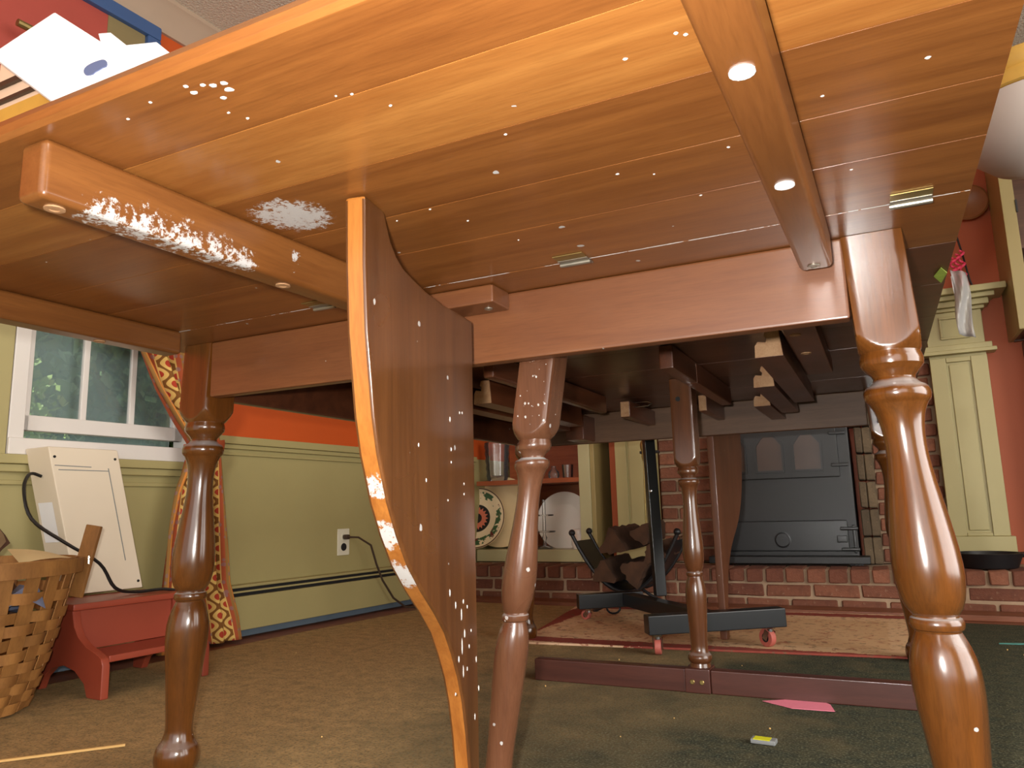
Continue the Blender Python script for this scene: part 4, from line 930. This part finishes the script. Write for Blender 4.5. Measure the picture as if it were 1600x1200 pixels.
plate('plate', 'large white platter leaning behind the glass candle holder', (-1.515, 3.72, .2125+.137), .150, M['china'], math.radians(8), .05)
def vessel(name, label, cat, c, prof, mat, parts=None):
    b = MB(); b.lathe(prof, c, 28); return tag(b.build(name, mat, smooth=50), label, cat)
vessel('glass_vase', 'tall ribbed clear glass vase on the cupboard shelf', 'vase', (-1.86, 3.62, .5662), [(.001, 0), (.052, 0), (.055, .01)] + [(.055+.012*i/10+.004*(i % 2), .01+.02*i) for i in range(1, 11)] + [(.064, .21), (.052, .03), (.001, .02)], M['crystal'])
vessel('glass_tumbler', 'small clear tumbler at the right of the shelf', 'glass', (-1.45, 3.62, .5662), [(.001, 0), (.026, 0), (.03, .07), (.028, .07), (.024, .006), (.001, .005)], M['crystal'])
vessel('glass_bottle', 'round glass bottle between the turned leg and the tumbler', 'bottle', (-1.52, 3.60, .5662), [(.001, 0), (.024, 0), (.03, .015), (.028, .035), (.012, .05), (.012, .065), (.001, .066)], M['crystal'])
t = thing('candle_holder', 'clear stemmed glass holder before the white platter', 'candle holder', (-1.575, 3.58, .2122))
b = MB(); b.lathe([(.001, 0), (.042, 0), (.036, .006), (.010, .014), (.007, .04), (.014, .055), (.007, .07), (.008, .08)], (-1.575, 3.58, .2122), 24); b.build('stem', M['crystal'], t)
for z_, r_ in ((.082, .055), (.165, .048)):
    b = MB(); b.lathe([(.001, z_), (r_, z_), (r_+.004, z_+.006), (r_, z_+.008), (.009, z_+.006), (.008, z_+.083), (.001, z_+.083)], (-1.575, 3.58, .2122), 24); b.build('dish', M['crystal'], t)
t = thing('china_jar', 'small white china jar with a lid beside the white platter', 'jar', (-1.385, 3.57, .2122))
b = MB(); b.lathe([(.001, 0), (.028, 0), (.036, .02), (.036, .05), (.026, .068), (.024, .072), (.001, .072)], (-1.385, 3.57, .2122), 24); b.build('body', M['china'], t)
b = MB(); b.lathe([(.001, .0723), (.027, .0723), (.027, .088), (.020, .096), (.001, .098)], (-1.385, 3.57, .2122), 24); b.build('lid', M['china'], t)

# ------------------------------------------------------------------ right side
Rc = thing('wall_cabinet', 'tall olive cabinet with open dark shelves at the right edge', 'cabinet', (.7, 3.4, 1.04))
b = MB(); b.box(.530, .548, 3.36, 3.615, 1.04, 2.19); b.build('side_panel', M['olivedark'], Rc, .003)
b = MB(); b.box(.530, .575, 3.335, 3.359, 1.04, 1.76); st_ = b.build('stile', M['olivedark'], Rc, .003)
b = MB(); b.box(.530, 1.1, 3.335, 3.359, 1.76, 1.95); b.build('top_rail', M['olivedark'], Rc, .003)
b = MB(); b.box(.549, 1.1, 3.595, 3.615, 1.04, 2.1); b.build('back', M['cabdark'], Rc)
for z in (1.045, 1.36):
    b = MB(); b.box(.549, 1.1, 3.36, 3.594, z, z+.02); b.build('shelf', M['cabdark'], Rc, .002)
for z in (1.18, 1.5):
    b = MB(); b.box(.5745, .580, 3.33, 3.337, z, z+.05); b.build('hinge', M['black'], st_)
b = MB(); b.box(.515, 1.0, 3.60, 3.619, HZ, .2); 
Lc = thing('base_cabinet', 'olive lower cabinet frame at the right edge below the tall cabinet', 'cabinet', (.7, 3.45, HZ))
b = MB(); b.box(.575, .62, 3.45, 3.475, HZ+.0005, 1.035); b.build('stile', M['olivelight'], Lc, .003)
b = MB(); b.box(.6205, 1.1, 3.45, 3.475, .975, 1.035); b.build('top_rail', M['olivelight'], Lc, .003)
b = MB(); b.box(.575, .59, 3.476, 3.615, HZ+.0005, 1.035); b.build('side_panel', M['cabdark'], Lc)
b = MB(); b.box(.591, 1.1, 3.6, 3.615, HZ+.0005, 1.035); b.build('back', M['cabdark'], Lc)
# hanging glass bowl lamp
t = thing('hanging_lamp', 'smoky glass bowl lamp with amber rim over the right table edge', 'lamp', (.46, 2.3, 1.30))
lc = (.475, 2.3)
b = MB(); b.lathe([(.001, 1.262), (.06, 1.268), (.12, 1.292), (.165, 1.335), (.19, 1.40), (.196, 1.44), (.19, 1.44), (.16, 1.35), (.11, 1.30), (.001, 1.27)], (*lc, 0), 40); b.build('bowl', M['lampglass'], t)
b = MB(); b.lathe([(.190, 1.44), (.204, 1.445), (.206, 1.47), (.198, 1.485), (.206, 1.50), (.206, 1.53), (.19, 1.54), (.19, 1.44)], (*lc, 0), 40, close=False); b.build('rim', M['amber'], t)
for k_ in range(3):
    a_ = 2*PI*k_/3; b = MB(); b.tube([(lc[0]+.19*math.cos(a_), lc[1]+.19*math.sin(a_), 1.53), (lc[0], lc[1], 2.0)], .004, 6); b.build('chain', M['brass'], t)
b = MB(); b.tube([(*lc, 1.99), (*lc, 2.199)], .008, 8); b.build('stem', M['brass'], t)
# bag, ribbon, wooden bowl on the mantel
t = thing('plastic_bag', 'clear plastic bag with a white card hanging before the pilaster capital', 'bag', (.36, 3.40, 1.2))
b = MB(); b.grid(9, 12, lambda u, v_: (.335+.005*v_+.055*u + .006*math.sin(6*v_), 3.395 + .012*math.sin(u*7+v_*5), 1.325-.27*v_ - .02*u)); sd_ = b.build('film', M['plastic'], t); sd_.modifiers.new('solid', 'SOLIDIFY').thickness = .001
b = MB(); b.hexa([(.336, 3.408, 1.30), (.348, 3.408, 1.30), (.362, 3.408, 1.10), (.348, 3.408, 1.10)] + [(.336, 3.411, 1.30), (.348, 3.411, 1.30), (.362, 3.411, 1.10), (.348, 3.411, 1.10)]); b.build('card', M['paper'], t)['label'] = 'white card inside the bag'
t = thing('ribbon_bow', 'curled pink ribbon above the plastic bag on the mantel', 'ribbon', (.37, 3.46, 1.262))
for i in range(3):
    b = MB(); b.tube([(.355+.016*i+.010*math.cos(k_*.9), 3.46+.010*math.sin(k_*.9), 1.2675+.0055*k_*(1+.1*i)) for k_ in range(24)], .005, 6); b.build('curl', M['magenta'], t)
t = thing('wooden_dish', 'turned wooden dish hung on the orange wall above the mantel', 'dish', (.445, 3.60, 1.60))
b = MB(); b.lathe([(.001, 0), (.045, 0), (.075, .022), (.079, .024), (.072, .028), (.045, .010), (.001, .008)], (.452, 3.6195, 1.665), 32, axis=(0, -1, 0)); b.build('bowl', M['amberwood'], t)
b = MB(); b.lathe([(.012, .0), (.012, .006)], (.452, 3.6195, 1.757), 12, axis=(0, -1, 0)); b.build('hanger', M['brass'], t)
b = MB(); b.tube([(.385, 3.50, 1.49), (.40, 3.51, 1.40), (.41, 3.50, 1.30), (.418, 3.50, 1.266)], .004, 6); tag(b.build('black_cord', M['blackcord']), 'thin black cord hanging down to the mantel shelf', 'cord')
b = MB(); b.add([(.098, 1.09, ZU-.0012), (.107, 1.12, ZU-.0012), (.103, 1.17, ZU-.0012), (.092, 1.13, ZU-.0012), (.098, 1.09, ZU-.0022), (.107, 1.12, ZU-.0022), (.103, 1.17, ZU-.0022), (.092, 1.13, ZU-.0022)], [(3,2,1,0),(4,5,6,7),(0,1,5,4),(1,2,6,5),(2,3,7,6),(3,0,4,7)])
tag(b.build('sticker', M['green'], smooth=0), 'torn green sticker on the table underside near the right leg', 'sticker')
